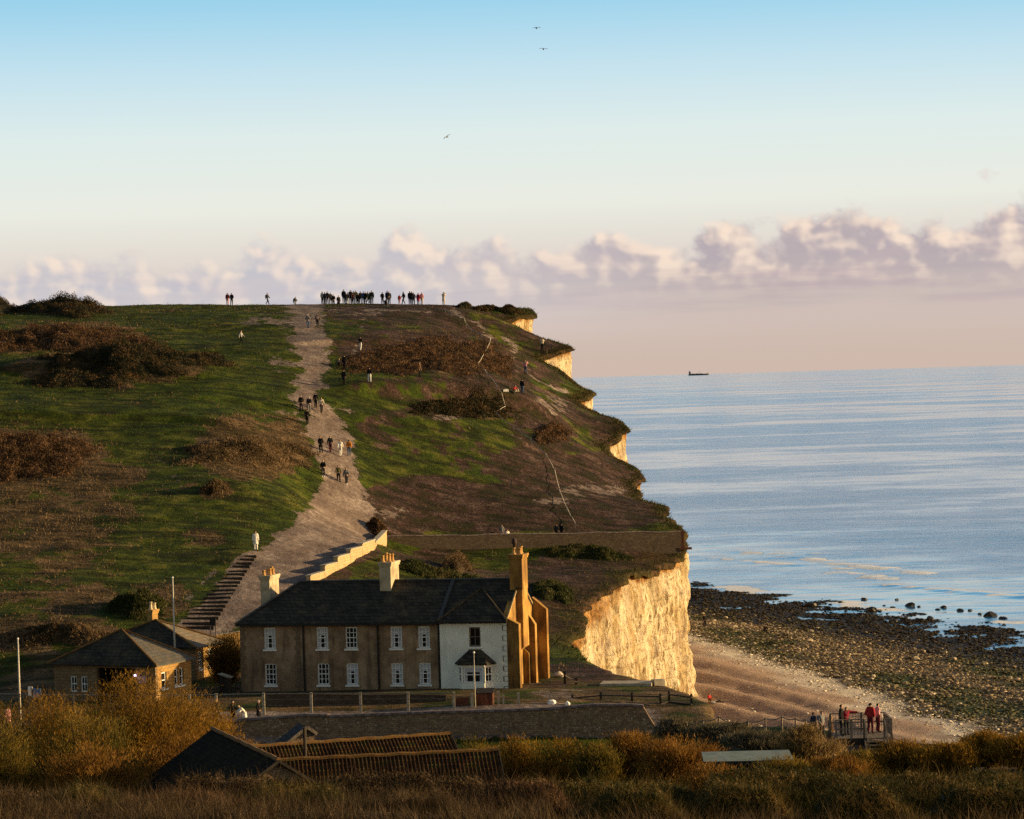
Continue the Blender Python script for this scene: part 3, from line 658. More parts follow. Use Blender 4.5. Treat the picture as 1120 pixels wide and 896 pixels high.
def stack(parent, u, v, z0, z1, du, dv, mat, pots, potmat='pot', ph=.55):
    mb = MB(); mb.b2((u-du/2, v-dv/2, z0), (u+du/2, v+dv/2, z1-.35)); mb.b2((u-du/2-.07, v-dv/2-.07, z1-.35), (u+du/2+.07, v+dv/2+.07, z1-.18)); mb.b2((u-du/2-.12, v-dv/2-.12, z1-.18), (u+du/2+.12, v+dv/2+.12, z1))
    c = mb.build('chimney', mat, parent)
    for k, (pu, pv, hh) in enumerate(pots):
        p = MB(); x, y = u+pu, v+pv
        p.tube([(x, y, z1-.02), (x, y, z1+.08), (x, y, z1+.1), (x, y, z1+ph*hh-.08), (x, y, z1+ph*hh-.07), (x, y, z1+ph*hh)], [.19, .19, .15, .125, .16, .16], 8).build('chimney_pot', M_[potmat], c, True)
    return c
def roofmesh(polys, th, name, mat, parent):
    mb = MB()
    for p in polys: mb.slab(p, th)
    return mb.build(name, mat, parent)
# ------------------------------------------------------------------ the long cottage block
HG = 15.95; HTH = math.radians(-13)
house = thing('cottage_terrace', 'long brown rendered cottage terrace with a white end wall, slate roof and buttressed gable', 'house', (-22.93, 246.0, HG), HTH)
HL, HD, HE, HR = 22.6, 10.0, 5.9, 8.75
UW = 17.0
wins = [(2.53, 1), (7.04, 0), (9.5, 0), (13.3, 0), (15.63, 0)]
T0 = lambda x, y, z: (x, y, z)
holes = []
for c, _ in wins:
    holes += [(c-.5, c+.5, 3.62, 5.4), (c-.5, c+.5, .66, 2.44)]
mb = MB(); wall_holes(mb, UW, HE, .4, holes, T0)
mb.b2((0, .4, 0), (.4, HD, HE)); mb.b2((.4, HD-.4, 0), (HL-.4, HD, HE))
mb.build('wall', M_['render'], house)
for k, (c, _) in enumerate(wins):
    window(house, T0, c-.5, c+.5, 3.62, 5.4, 2, 3, curtain=k != 2); window(house, T0, c-.5, c+.5, .66, 2.44, 2, 3, curtain=k > 1)
# quoins at the left corner and beside the first bay
QM = mottled('render_quoins', [(.13, .088, .055), (.20, .14, .09)], 1, .95)
for lo in (True, False):
    q = MB()
    for i in range(15):
        w_ = .45 if i % 2 else .28
        if lo: q.b2((-.03, -.03, .1+i*.385), (w_, .03, .1+i*.385+.33))
        else: q.b2((5.1-w_, -.025, .1+i*.385), (5.12, .02, .1+i*.385+.33))
    q.build('quoin_strip', QM, house)
for u in (5.45, 11.78, 16.9):
    d = MB(); d.tube([(u, -.09, HE-.05), (u, -.09, .05)], .085, 6); d.b2((u-.16, -.2, HE-.3), (u+.16, -.02, HE-.05)); d.build('downpipe', M_['black'], house)
# white end
ww = MB(); wh = [(19.45, 20.4, 3.72, 5.3), (18.75, 21.1, .25, 2.35)]
wall_holes(ww, HL-UW, HE, .4, [(a-UW, b-UW, c, d) for a, b, c, d in wh], lambda x, y, z: (UW+x, y-.12, z))
wwo = ww.build('white_wall', M_['white_wall'], house)
for lo in (True, False):
    q = MB()
    for i in range(14):
        w_ = .5 if i % 2 else .3
        if lo: q.b2((UW+.02, -.126, .1+i*.41), (UW+w_, -.1, .1+i*.41+.36))
        else: q.b2((HL-w_, -.126, .1+i*.41), (HL-.01, -.1, .1+i*.41+.36))
    q.build('quoin_strip', M_['white_wall'], house)
window(house, lambda x, y, z: (x, y-.12, z), 19.45, 20.4, 3.72, 5.3, 1, 2, True, 'grey_wood')
# bay window
TB = [(18.45, -.12), (19.0, -1.0), (20.85, -1.0), (21.4, -.12)]
bay = MB()
bay.prism(TB, 0, .85, 'z'); bay.prism(TB, 2.2, 2.42, 'z')
for (x, y) in TB[1:3]: bay.box((x, y+.06, 1.52), (.14, .14, 1.36))
for (x, y) in (TB[0], TB[3]): bay.box((x+(.05 if x < 20 else -.05), y-.02, 1.52), (.14, .14, 1.36))
bayo = bay.build('bay_window', M_['white_wall'], house)
def seg(a, b):
    A = Vector((a[0], a[1])); B = Vector((b[0], b[1])); d = (B-A).normalized(); nrm = Vector((-d.y, d.x)); L = (B-A).length
    return L, (lambda x, y, z: (A.x+d.x*x+nrm.x*y, A.y+d.y*x+nrm.y*y, z))
for i in range(3):
    L, T = seg(TB[i], TB[i+1]); window(house, T, .1, L-.1, .87, 2.19, 1, 2, False, 'white', i == 1, .05)
roofmesh([[(18.75, -1.2, 2.42), (21.1, -1.2, 2.42), (20.4, -.14, 3.5), (19.45, -.14, 3.5)], [(18.2, -.14, 2.42), (18.75, -1.2, 2.42), (19.45, -.14, 3.5)], [(21.1, -1.2, 2.42), (21.65, -.14, 2.42), (20.4, -.14, 3.5)]], .1, 'bay_roof', M_['slate'], house)
# gable end
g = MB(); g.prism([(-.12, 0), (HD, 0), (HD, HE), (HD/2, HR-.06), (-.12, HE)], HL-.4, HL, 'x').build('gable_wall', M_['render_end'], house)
def butt(v0, v1, z1, out, drop):
    MB().prism([(HL-.02, 0), (HL+out, 0), (HL+out, z1-drop), (HL-.02, z1)], v0, v1, 'y').build('buttress', M_['buttress'], house)
    e = MB(); e.prism([(HL+out, .02), (HL+out+.05, .02), (HL+out+.05, z1-drop+.05), (HL, z1+.08), (HL, z1), (HL+out, z1-drop)], v0-.06, v1+.06, 'y').build('buttress_edge', M_['render_end'], house)
butt(-.05, .5, HE+.05, .95, .5); butt(5.9, 6.4, HE+.5, .95, 1.5); butt(9.5, 10.05, HE+.95, 1.15, 1.0)
MB().prism([(HL, 0), (HL+.5, 0), (HL+.5, 2.6), (HL, 3.1)], 5.5, 5.85, 'y').build('buttress', M_['buttress'], house)
br = MB(); br.b2((HL+.002, 3.5, 3.3), (HL+.55, 5.5, 8.2)); br.prism([(HL+.002, 2.9), (HL+.5, 3.3), (HL+.002, 3.3)], 3.55, 5.45, 'y'); br.build('chimney_breast', M_['render_end'], house)
# roofs
ov = .3; HH = HR+.02
def rz(v): return HE+(HH-HE)*v/(HD/2)
hip = 3.7
roofmesh([[(-ov, -ov, rz(-ov)), (HL+.02, -ov, rz(-ov)), (HL+.02, HD/2, HH), (hip, HD/2, HH)], [(HL+.02, HD+ov, rz(-ov)), (-ov, HD+ov, rz(-ov)), (hip, HD/2, HH), (HL+.02, HD/2, HH)], [(-ov, HD+ov, rz(-ov)), (-ov, -ov, rz(-ov)), (hip, HD/2, HH)]], .12, 'roof', M_['slate'], house)
ap = (19.8, 3.35, 8.12); wl = (UW-.1, -.42, HE-.1); wr = (HL+.1, -.42, HE-.1)
roofmesh([[wl, wr, ap], [(UW-.1, 1.0, HE-.1+.1), wl, ap], [wr, (HL+.1, 1.0, HE), ap]], .1, 'front_roof', M_['slate'], house)
rd = MB(); rd.tube([(hip, HD/2, HH+.03), (HL, HD/2, HH+.03)], .11, 6)
rd.tube([(-ov, -ov, rz(-ov)+.04), (hip, HD/2, HH+.04)], .1, 6); rd.build('ridge_tiles', M_['lead'], house)
rd = MB(); rd.tube([Vector(wl)+Vector((0, 0, .05)), Vector(ap)+Vector((0, 0, .06)), Vector(wr)+Vector((0, 0, .05))], .1, 6); rd.build('hip_tiles', M_['ridge_dull'], house)
rd = MB(); rd.bar((UW, -ov, rz(-ov)+.08), (UW, HD/2, HH+.08), .3, .12).build('party_coping', M_['lead'], house)
gt = MB(); gt.bar((-ov, -ov-.06, rz(-ov)-.12), (UW-.15, -ov-.06, rz(-ov)-.12), .13, .12); gt.bar((UW-.1, -.5, HE-.18), (HL+.1, -.5, HE-.18), .12, .12); gt.build('gutter', M_['black'], house)
vg = MB(); vg.bar((HL+.05, -.1, HE+.06), (HL+.05, 3.45, rz(3.45)+.08), .1, .1); vg.bar((HL+.05, 5.6, rz(10-5.6)+.08), (HL+.05, HD+.1, HE+.06), .1, .1); vg.build('verge_coping', M_['sandlime'], house)
stack(house, 1.0, 5.2, 5.8, 9.4, .8, 2.6, M_['stack'], [(-.2, -.9, .8), (.2, -.45, 1), (-.1, 0, .9), (.15, .5, .85), (-.1, 1, 1.1)])
stack(house, 11.5, 5.0, 7.6, 10.4, .95, 2.6, M_['stack'], [(-.25, -1, 1), (.2, -.6, 1.2), (-.2, -.1, 1.3), (.2, .35, 1.1), (-.1, .9, .9)])
stack(house, HL+.05, 4.5, 8.0, 10.9, 1.05, 2.0, M_['render_end'], [(-.2, -.65, 1), (.22, -.3, .9), (.2, .25, 1.1), (-.15, .7, .8)])
cw = MB(); cw.tube([(HL-.1, 3.9, 10.98), (HL-.1, 3.9, 11.7), (HL-.1, 3.9, 11.75), (HL-.1, 3.9, 12.1), (HL-.1, 3.9, 12.25)], [.14, .12, .22, .22, .05], 8); cw.build('chimney_cowl', M_['dark_pot'], house, True)
# ------------------------------------------------------------------ two small stone buildings on the left
def hiphouse(name, label, C, th, L, D, h, hr, ground_z, roofmat, wallmat, holes_f, holes_s, wallmat_s=None):
    th = math.radians(th); d = Vector((math.cos(th), -math.sin(th)))
    o = Vector(C)-d*L
    t = thing(name, label, 'house', (o.x, o.y, ground_z), -th)
    mb = MB(); wall_holes(mb, L, h, .35, holes_f, T0); mb.b2((0, .35, 0), (.35, D, h)); mb.b2((.35, D-.35, 0), (L-.35, D, h))
    mb.build('wall', wallmat, t)
    ms = MB(); TS = lambda x, y, z: (L-y, .35+x, z)
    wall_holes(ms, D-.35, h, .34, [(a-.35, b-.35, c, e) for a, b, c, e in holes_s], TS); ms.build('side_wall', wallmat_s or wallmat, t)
    e = .4; zl = h-.15; A = (L/2, D/2, hr)
    c4 = [(-e, -e, zl), (L+e, -e, zl), (L+e, D+e, zl), (-e, D+e, zl)]
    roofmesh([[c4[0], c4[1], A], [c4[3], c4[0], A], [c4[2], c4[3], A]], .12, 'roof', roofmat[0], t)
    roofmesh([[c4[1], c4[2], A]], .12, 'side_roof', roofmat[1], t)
    r = MB(); r.tube([Vector(c4[1])+Vector((0, 0, .04)), Vector(A)+Vector((0, 0, .05))], .09, 6); r.tube([Vector(c4[0])+Vector((0, 0, .04)), Vector(A)+Vector((0, 0, .05))], .09, 6); r.tube([Vector(c4[2])+Vector((0, 0, .04)), Vector(A)+Vector((0, 0, .05))], .09, 6); r.build('hip_tiles', M_['lichen'], t)
    return t, TS
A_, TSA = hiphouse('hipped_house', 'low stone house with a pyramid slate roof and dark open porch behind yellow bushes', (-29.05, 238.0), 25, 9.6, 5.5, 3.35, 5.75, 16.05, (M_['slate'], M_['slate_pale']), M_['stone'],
    [(1.5, 2.15, .9, 2.2), (2.5, 3.15, .9, 2.2), (4.1, 7.7, .2, 2.9)], [(.9, 1.7, 1.2, 2.5), (2.9, 3.5, 1.2, 2.6), (3.7, 4.3, 1.2, 2.6)], M_['sun_tinted_stone'])
for a in (1.5, 2.5): window(A_, T0, a, a+.65, .9, 2.2, 1, 2, False)
for a, b, c, d in ((.9, 1.7, 1.2, 2.5), (2.9, 3.5, 1.2, 2.6), (3.7, 4.3, 1.2, 2.6)): window(A_, lambda x, y, z: TSA(x-.35, y, z), a, b, c, d, 1, 1, True)
pb = MB(); pb.b2((4.0, 2.0, 0), (7.8, 2.2, 3.0)); pb.b2((3.9, .36, 0), (4.1, 2.0, 3)); pb.b2((7.7, .36, 0), (7.9, 2.0, 3)); pb.build('porch_wall', M_['dark_wood'], A_)
pp = MB(); pp.box((5.9, .1, 1.55), (.14, .14, 2.7)).build('porch_post', M_['dark_wood'], A_)
nb = MB(); nb.b2((7.95, -.06, 1.75), (8.75, -.02, 2.3)).build('notice_board', plain('lilac_board', (.42, .36, .58), .5), A_)
lm = MB(); lm.box((7.78, -.1, 2.35), (.14, .14, .14))
def lampmat():
    m, t, b = newmat('lit_lamp'); b.inputs['Emission Color'].default_value = (.75, .6, 1, 1); b.inputs['Emission Strength'].default_value = 3.0; return m
lm.build('wall_lamp', lampmat(), A_)
B_, TSB = hiphouse('hipped_cottage', 'smaller stone house with a sunlit lichened slate roof behind the pyramid roofed house', (-27.6, 254.0), 25, 10.4, 4.6, 3.0, 4.9, 16.3, (M_['slate'], M_['slate_lit']), M_['stone'],
    [], [(.55, 1.3, .9, 2.4), (2.2, 3.0, 1.0, 2.5)], M_['sun_tinted_stone'])
for a, b, c, d in ((.55, 1.3, .9, 2.4), (2.2, 3.0, 1.0, 2.5)): window(B_, lambda x, y, z: TSB(x-.35, y, z), a, b, c, d, 1, 2, True)
stack(B_, 4.3, 3.2, 2.9, 5.75, .55, .9, M_['sun_tinted_stone'], [(-.05, -.15, 1.2), (.08, .25, 1.0)], 'pot_pale')
# small lean-to hut between the cottages
g_ = ground(257, 745, 225, 260)
t = thing('garden_hut', 'tiny dark hut with a sunlit pale roof beside the brown terrace', 'hut', (g_.x, 246, 16.1), -.3)
MB().b2((-.4, -.35, 0), (.4, .35, 1.3)).build('wall', M_['dark_wood'], t)
roofmesh([[(-.5, -.45, 1.55), (.5, -.45, 1.25), (.5, .45, 1.25), (-.5, .45, 1.55)]], .07, 'roof', M_['concrete'], t)
# ------------------------------------------------------------------ barns in front
def pantile_barn(name, label, pL, pR, YL, YR, run, drop, depth_wall=3.0):
    a = Vector(at(pL[0], pL[1], YL)); b = Vector(at(pR[0], pR[1], YR)); zr = (a.z+b.z)/2
    d = Vector((b.x-a.x, b.y-a.y)); L = d.length; ang = math.atan2(d.y, d.x)
    t = thing(name, label, 'barn', (a.x, a.y, zr-depth_wall-drop), ang)
    zr_l = depth_wall+drop
    n = int(L/.24); nu = n*6; rows_ = int(run/.42)
    def slope(sgn):
        Vv = []; Fv = []
        us = np.linspace(0, L, nu+1)
        k = 0
        for r in range(rows_):
            for e in (0, 1):
                s = (r+e)/rows_
                lift = .055*(e)+.0
                for u in us:
                    ph = u/.24*2*PI
                    prof = .055*math.sin(ph)+.02*math.sin(2*ph)
                    jit = .012*math.sin(u*3.1+r*1.7)+.015*math.sin(u*.7+r)
                    Vv.append((u, -sgn*run*s, zr_l-drop*s+prof+lift+jit))
            b0 = r*2*(nu+1)
            for i in range(nu): Fv.append((b0+i, b0+i+1, b0+nu+1+i+1, b0+nu+1+i))
            if r:
                for i in range(nu): Fv.append((b0-nu-1+i, b0-nu+i, b0+i+1, b0+i))
        return Vv, Fv
    mb = MB(); mb.add(*slope(1)); mb.add(*slope(-1)); r = mb.build('roof', M_['pantile'], t, True, False)
    rd = MB(); rd.tube([(-.05+L*i/24, 0, zr_l+.05+.03*math.sin(i*1.9)) for i in range(25)], .14, 7).build('ridge_tiles', M_['lichen'], t)
    w = MB(); w.prism([(-run+.25, 0), (run-.25, 0), (run-.25, depth_wall-.1), (0, zr_l-.12), (-run+.25, depth_wall-.1)], .15, L-.15, 'x').build('wall', M_['flint'], t)
    bb = MB()
    for sg in (1, -1): bb.bar((L+.02, 0, zr_l-.02), (L+.02, sg*run, zr_l-drop-.02), .08, .2)
    bb.build('bargeboard', M_['dark_wood'], t); return t
pantile_barn('pantile_barn', 'upper of the two clay pantiled barns, its mossy roof just below the flint wall', (268, 820), (493, 801), 189, 193, 2.9, 1.65)
pantile_barn('pantile_barn', 'lower of the two clay pantiled barns, the longer roof nearest the dry grass', (285, 833), (545, 821), 178, 180, 3.3, 2.15)
Fp = Vector(at(232, 798, 183)); Np = Vector(at(305, 831, 167)); zr = (Fp.z+Np.z)/2
d2 = Vector((Np.x-Fp.x, Np.y-Fp.y)); Lb = d2.length; ang = math.atan2(d2.y, d2.x)
t = thing('slate_barn', 'dark slate roofed barn with an orange lichened ridge sunk in the bushes', 'barn', (Fp.x, Fp.y, zr-6.2), ang)
rr = 5.0; dz = 3.3
roofmesh([[(0, 0, 6.2), (0, -rr, 6.2-dz), (Lb, -rr, 6.2-dz), (Lb, 0, 6.2)], [(0, rr, 6.2-dz), (0, 0, 6.2), (Lb, 0, 6.2), (Lb, rr, 6.2-dz)]], .12, 'roof', M_['slate_old'], t)
rd = MB(); rd.tube([(Lb*i/20, 0, 6.23+.02*math.sin(i*2.2)) for i in range(21)], .13, 7).build('ridge_tiles', M_['lichen'], t)
MB().prism([(-rr+.35, 0), (rr-.35, 0), (rr-.35, 6.2-dz), (0, 6.0), (-rr+.35, 6.2-dz)], .25, Lb-.25, 'x').build('wall', M_['flint'], t)
bb = MB(); bb.bar((Lb+.03, 0, 6.16), (Lb+.03, rr, 6.16-dz), .08, .16); bb.bar((Lb+.03, 0, 6.16), (Lb+.03, -rr, 6.16-dz), .08, .16); bb.build('bargeboard', M_['dark_wood'], t)
# gabled lean-to and flue pipe behind the tiled barns
p = at(318, 812, 196); t = thing('lean_to', 'small grey gabled lean-to against the flint wall', 'shed', (p[0], p[1], p[2]-2.3), .25)
roofmesh([[(-1.5, -1.2, 1.6), (.9, -1.2, 3.35), (.9, 1.8, 3.35), (-1.5, 1.8, 1.6)], [(.9, -1.2, 3.35), (1.5, -1.2, 2.9), (1.5, 1.8, 2.9), (.9, 1.8, 3.35)]], .12, 'roof', M_['slate'], t)
MB().prism([(-1.4, 0), (1.4, 0), (1.4, 2.85), (.9, 3.2), (-1.4, 1.5)], -1.0, 1.7, 'y').build('wall', M_['flint'], t)
bb = MB(); bb.bar((-1.55, -1.26, 1.6), (.9, -1.26, 3.38), .08, .2); bb.bar((.9, -1.26, 3.38), (1.55, -1.26, 2.9), .08, .2); bb.build('bargeboard', M_['grey_wood'], t)
a = Vector(at(333, 796, 186)); fp = MB(); fp.tube([(a.x, a.y, a.z), (a.x, a.y, a.z-.12)], [.14, .14], 8); fp.tube([(a.x, a.y, a.z-.12), (a.x, a.y, a.z-4.5)], .11, 8)
tag(fp.build('flue_pipe', M_['dark_wood']), 'dark upright flue pipe standing between the two pantiled roofs', 'pipe')
# flat roofed hut on the right
p = at(817, 827, 165); t = thing('flat_roof_hut', 'low hut with a pale green flat roof among the right hand bushes', 'hut', (p[0], p[1], p[2]-2.6), -.03)
MB().b2((-2.25, -1.9, 0), (2.25, 1.9, 2.48)).build('wall', M_['dark_wood'], t)
MB().b2((-2.45, -2.1, 2.48), (2.45, 2.1, 2.62)).build('roof', M_['felt'], t)
MB().b2((-2.5, -2.16, 2.40), (2.5, -2.102, 2.6)).build('fascia', M_['black'], t)
# ------------------------------------------------------------------ walls
def wallrun(name, label, pts, th, mat, cop=None, cath=.12, cawid=.1, base_drop=.6, cat='wall', endshift=0):
    """pts: (x, y, ztop); the base follows the ground"""
    o = None; mb = MB(); cm = MB(); n = len(pts)
    P = [Vector(p) for p in pts]; base = [float(H(np.array([p.x]), np.array([p.y]))[0])-base_drop for p in P]
    vs = []
    for i, p in enumerate(P):
        d = (P[min(i+1, n-1)]-P[max(i-1, 0)]); d.z = 0; d.normalize(); nn = Vector((-d.y, d.x, 0))*th/2
        b = min(base[i], p.z-.4)
        sh = d*endshift if i == n-1 else Vector((0, 0, 0))
        vs += [Vector((p.x, p.y, b))-nn+sh, Vector((p.x, p.y, b))+nn+sh, p+nn, p-nn]
    fs = [(0, 1, 2, 3), tuple(4*(n-1)+k for k in (3, 2, 1, 0))]
    for i in range(n-1):
        for k in range(4): fs.append((4*i+k, 4*i+(k+1) % 4, 4*(i+1)+(k+1) % 4, 4*(i+1)+k))
    o = MB().add(vs, fs).build(name, mat); tag(o, label, cat)
    if cop:
        vs = []
        for i, p in enumerate(P):
            d = (P[min(i+1, n-1)]-P[max(i-1, 0)]); d.z = 0; d.normalize(); nn = Vector((-d.y, d.x, 0))*(th/2+cawid)
            z = Vector((0, 0, .004)); vs += [p-nn+z, p+nn+z, p+nn*.8+Vector((0, 0, cath)), p-nn*.8+Vector((0, 0, cath))]
        MB().add(vs, fs).build('coping', cop, o)
    return o
def wp(px, py, Y): return tuple(at(px, py, Y))
tops = [(236, 792), (262, 789), (305, 785), (335, 783), (358, 782), (361, 785), (420, 782), (480, 780), (540, 778), (600, 775), (650, 773), (692, 772), (704, 774)]
def wob(p, k): return (p[0], p[1], p[2]+.05*math.sin(k*2.7)+.04*math.sin(k*1.3))
wallrun('flint_wall', 'long flint and brick retaining wall below the lane in front of the brown terrace', [wob(wp(a, b, 221.5-.004*(a-236)), i) for i, (a, b) in enumerate(tops)], .5, M_['flint'], M_['coping'], .16, .12, .8, endshift=1.6)
hw = [wob(wp(421+k*(744-421)/14, 587-5.5*k/14, 336+9*k/14), k) for k in range(15)]
hill_wall = wallrun('hillside_wall', 'long dark flint wall across the slope above the brown terrace, ending at the cliff', hw, .45, M_['flint_wall2'], M_['coping'], .1, .05)
e = Vector(hw[-1]); MB().box((e.x+.12, e.y+.1, e.z-1.0), (.5, .6, 2.2), .1).build('end_pier', M_['brick_red'], hill_wall)
MB().box((e.x+.5, e.y+.1, e.z-1.95), (1.5, .8, .25), .1).build('foundation', M_['brick_red'], hill_wall)
sw = thing('stepped_wall', 'sunlit pale stepped wall climbing beside the path above the terrace roof', 'wall', wp(338, 640, 290))
sw0 = Vector(sw.location)
stp = [(337, 353, 628), (353, 367, 617.5), (367, 381, 608), (381, 394, 600), (394, 408, 593), (408, 421, 587)]
mb = MB(); cm = MB()
for i, (a, b, y) in enumerate(stp):
    Ya = ground(a, 642-49*(a-337)/84, 262, 345).y+.3; Yb = ground(b, 642-49*(b-337)/84, 262, 345).y+.3; p0 = Vector(wp(a, y, Ya)); p1 = Vector(wp(b, y, Yb)); z = (p0.z+p1.z)/2
    gz = min(float(H(np.array([p0.x]), np.array([p0.y]))[0]), float(H(np.array([p1.x]), np.array([p1.y]))[0]))-.6
    d = (p1-p0); d.z = 0; n_ = Vector((-d.y, d.x, 0)).normalized()*.22
    for B_mb, z0, z1, k in ((mb, min(gz, z-1.2), z, 1), (cm, z+.003, z+.11, 1.35)):
        vs = [Vector((q.x, q.y, zz))+s*k*n_-sw0 for zz in (z0, z1) for q, s in ((p0, -1), (p1, -1), (p1, 1), (p0, 1))]
        B_mb.add(vs, [(0, 3, 2, 1), (4, 5, 6, 7), (0, 1, 5, 4), (1, 2, 6, 5), (2, 3, 7, 6), (3, 0, 4, 7)])
mb.build('wall_body', M_['sandlime'], sw); cm.build('coping', M_['concrete'], sw)
wallrun('garden_wall', 'low brown stone wall along the front garden of the terrace', [wob(wp(a, 760.5, 230.5), i*.7) for i, a in enumerate((290, 330, 370, 410, 450, 488))], .35, M_['flint_wall2'], M_['flint_hill'], .08, .04)
wallrun('yard_wall', 'short sunlit stone wall behind the russet bush beside the hill steps', [wp(224, 697, 262), wp(242, 694, 262.5), wp(262, 691, 263)], .35, M_['sun_tinted_stone'], M_['concrete'], .08, .05)
# ------------------------------------------------------------------ steps on the hill
st = None; first = None
NS = 19
for k in range(NS):
    f = k/(NS-1); py = 689-79*f**.92; l = 195+71*f; r = 234+47*f
    a = ground(l, py, 255, 320); b = ground(r, py, 255, 320)
    if st is None:
        st = thing('hill_steps', 'long flight of timber edged steps climbing the grass slope beside the chalk path', 'steps', (a.x, a.y, a.z)); o0 = Vector(a)
    y = (a.y+b.y)/2; z = max(a.z, b.z)
    mb = MB(); mb.b2((a.x, y-.09, min(a.z, b.z)-.3), (b.x, y+.09, z+.16)); s_ = mb.build('step', M_['dark_wood'], st); s_.matrix_parent_inverse = Matrix.Translation(-o0)
# ------------------------------------------------------------------ fences
def posts_fence(name, label, spec, pw, rails, postmat, railmat, group=None, round_=False):
    """spec: list of (px, pytop, Y); posts run down into the ground; rails: offsets below the post top"""
    P = [Vector(at(*s)) for s in spec]; t = thing(name, label, 'fence', (P[0].x, P[0].y, float(H(np.array([P[0].x]), np.array([P[0].y]))[0])), 0, group); o = Vector(t.location)
    for p in P:
        gz = float(H(np.array([p.x]), np.array([p.y]))[0]); mb = MB()
        if round_: mb.tube([p-o, Vector((p.x, p.y, gz-.3))-o], pw/2, 6)
        else: mb.bar(p-o, Vector((p.x, p.y, gz-.3))-o, pw)
        mb.build('post', postmat, t)
    for off, w, sag in rails:
        mb = MB()
        for a, b in zip(P[:-1], P[1:]):
            pts = [a.lerp(b, i/6)+Vector((0, -pw/2-.01, -off-sag*4*(i/6)*(1-i/6)))-o for i in range(7)] if sag else [a+Vector((0, -pw/2-w/2, -off))-o, b+Vector((0, -pw/2-w/2, -off))-o]
            if round_ or sag: mb.tube(pts, w/2, 5)
            else: mb.bar(pts[0], pts[1], w, w*.6)
        mb.build('rail' if not sag else 'rope', railmat, t)
    return t
posts_fence('lane_fence', 'steel railing on pale concrete posts along the lane in front of the terrace', [(207, 759.5, 227), (236, 758.8, 227), (288, 758, 226.8), (340, 757.6, 226.6), (394, 757.3, 226.4), (446, 757, 226.2), (496, 756.8, 226)], .2, [(.05, .09, 0), (.5, .025, 0), (.95, .025, 0)], M_['concrete'], M_['steel'])
posts_fence('lane_fence', 'steel railing with thin posts behind the yellow bushes at the far left', [(-6, 758, 228), (21, 758.5, 228), (70, 759, 228), (80, 759, 228), (120, 759.5, 228), (165, 760, 228), (200, 760, 228)], .11, [(.05, .08, 0), (.5, .03, 0)], M_['steel'], M_['steel'])
posts_fence('paddock_fence', 'dark timber post and rail fence at the cliff edge below the chalk', [(626, 760, 232), (657, 757, 231.5), (691, 757.5, 231), (722, 758.5, 230), (731.5, 756, 230.8), (756, 759, 229.5)], .16, [(.25, .16, 0), (.8, .14, 0)], M_['dark_wood'], M_['dark_wood'])
posts_fence('gravel_fence', 'pair of wooden posts with a rail beside the gable buttresses', [(617.5, 734, 245), (630, 741, 244.5)], .2, [(.35, .1, 0)], M_['dark_wood'], M_['grey_wood'])
posts_fence('rope_fence', 'sagging rope fence on thin posts leading to the beach platform', [(724, 787, 205), (734, 792, 203), (751, 790, 201), (769, 787, 199), (786, 783, 198), (801, 789, 196), (818, 788, 194), (837, 785, 192), (855, 783, 189), (870, 785, 187), (881, 786, 185), (893, 788, 184)], .11, [(.06, .07, .12), (.55, .05, .12)], M_['grey_wood'], M_['grey_wood'], None, True)
# short stubs of the garden front
def stub(px, pt, Y, w, label):
    p = Vector(at(px, pt, Y)); gz = float(H(np.array([p.x]), np.array([p.y]))[0]); mb = MB(); mb.bar(p, Vector((p.x, p.y, gz-.3)), w); mb.box((p.x, p.y, p.z+.03), (w*1.15, w*1.15, .06))
    tag(mb.build('short_post', M_['concrete']), label, 'post', 'short pale posts along the lane by the white end wall')
stub(516, 759, 227, .2, 'short pale post between the red panel and the red-brown shed'); stub(545, 757, 228, .2, 'short pale post just right of the red-brown shed')
stub(550.5, 761, 228, .14, 'lowest of the pale posts by the white end wall'); stub(567, 759, 228, .2, 'short pale post in front of the nearest buttress'); stub(601, 759.5, 229, .15, 'short post at the foot of the farthest buttress')
# red panel, red-brown shed, white pole
p = Vector(at(505, 771, 228)); t = thing('board_panel', 'low red-brown boarded panel beside the steel railing', 'panel', (p.x, p.y, 16.0), -.05)
mb = MB()
for k in range(6): mb.b2((-.52+k*.176, -.03, .15), (-.52+k*.176+.168, .03, 1.05+.01*(k % 2)))
mb.build('boards', M_['red_wood'], t); MB().b2((-.56, .035, .1), (-.46, .1, 1.0)).build('leg', M_['dark_wood'], t); MB().b2((.46, .035, .1), (.56, .1, 1.0)).build('leg', M_['dark_wood'], t)
p = Vector(at(531, 770, 228)); t = thing('garden_shed', 'small red-brown boarded shed below the bay window', 'shed', (p.x, p.y, 15.9), -.1)
mb = MB()
for k in range(7): mb.b2((-.62, -.5, .05+k*.21), (.62, .5, .05+k*.21+.2))
mb.build('wall', M_['red_wood'], t); roofmesh([[(-.7, -.6, 1.52), (.7, -.6, 1.52), (.7, .6, 1.78), (-.7, .6, 1.78)]], .05, 'roof', M_['dark_wood'], t)
MB().b2((-.3, -.53, .1), (.32, -.502, 1.4)).build('door', M_['red_wood'], t)
def pole(px, pt, Y, gz, r, label, name='flagpole'):
    p = Vector(at(px, pt, Y)); mb = MB(); mb.tube([(p.x, p.y, gz-.2), (p.x, p.y, (gz+p.z)/2), (p.x, p.y, p.z)], [r, r*.85, r*.6], 8)
    t = thing(name, label, 'pole', (p.x, p.y, gz)); mb.v = [(v[0]-p.x, v[1]-p.y, v[2]-gz) for v in mb.v]; mb.build('mast', M_['pole'], t, True)
    q = MB(); q.tube([(0, 0, p.z-gz-.02), (0, 0, p.z-gz+.1)], [.09, .05], 8).build('cap', M_['white'], t)
pole(518.3, 714, 227, 16, .035, 'thin white pole standing in front of the bay window', 'garden_pole')
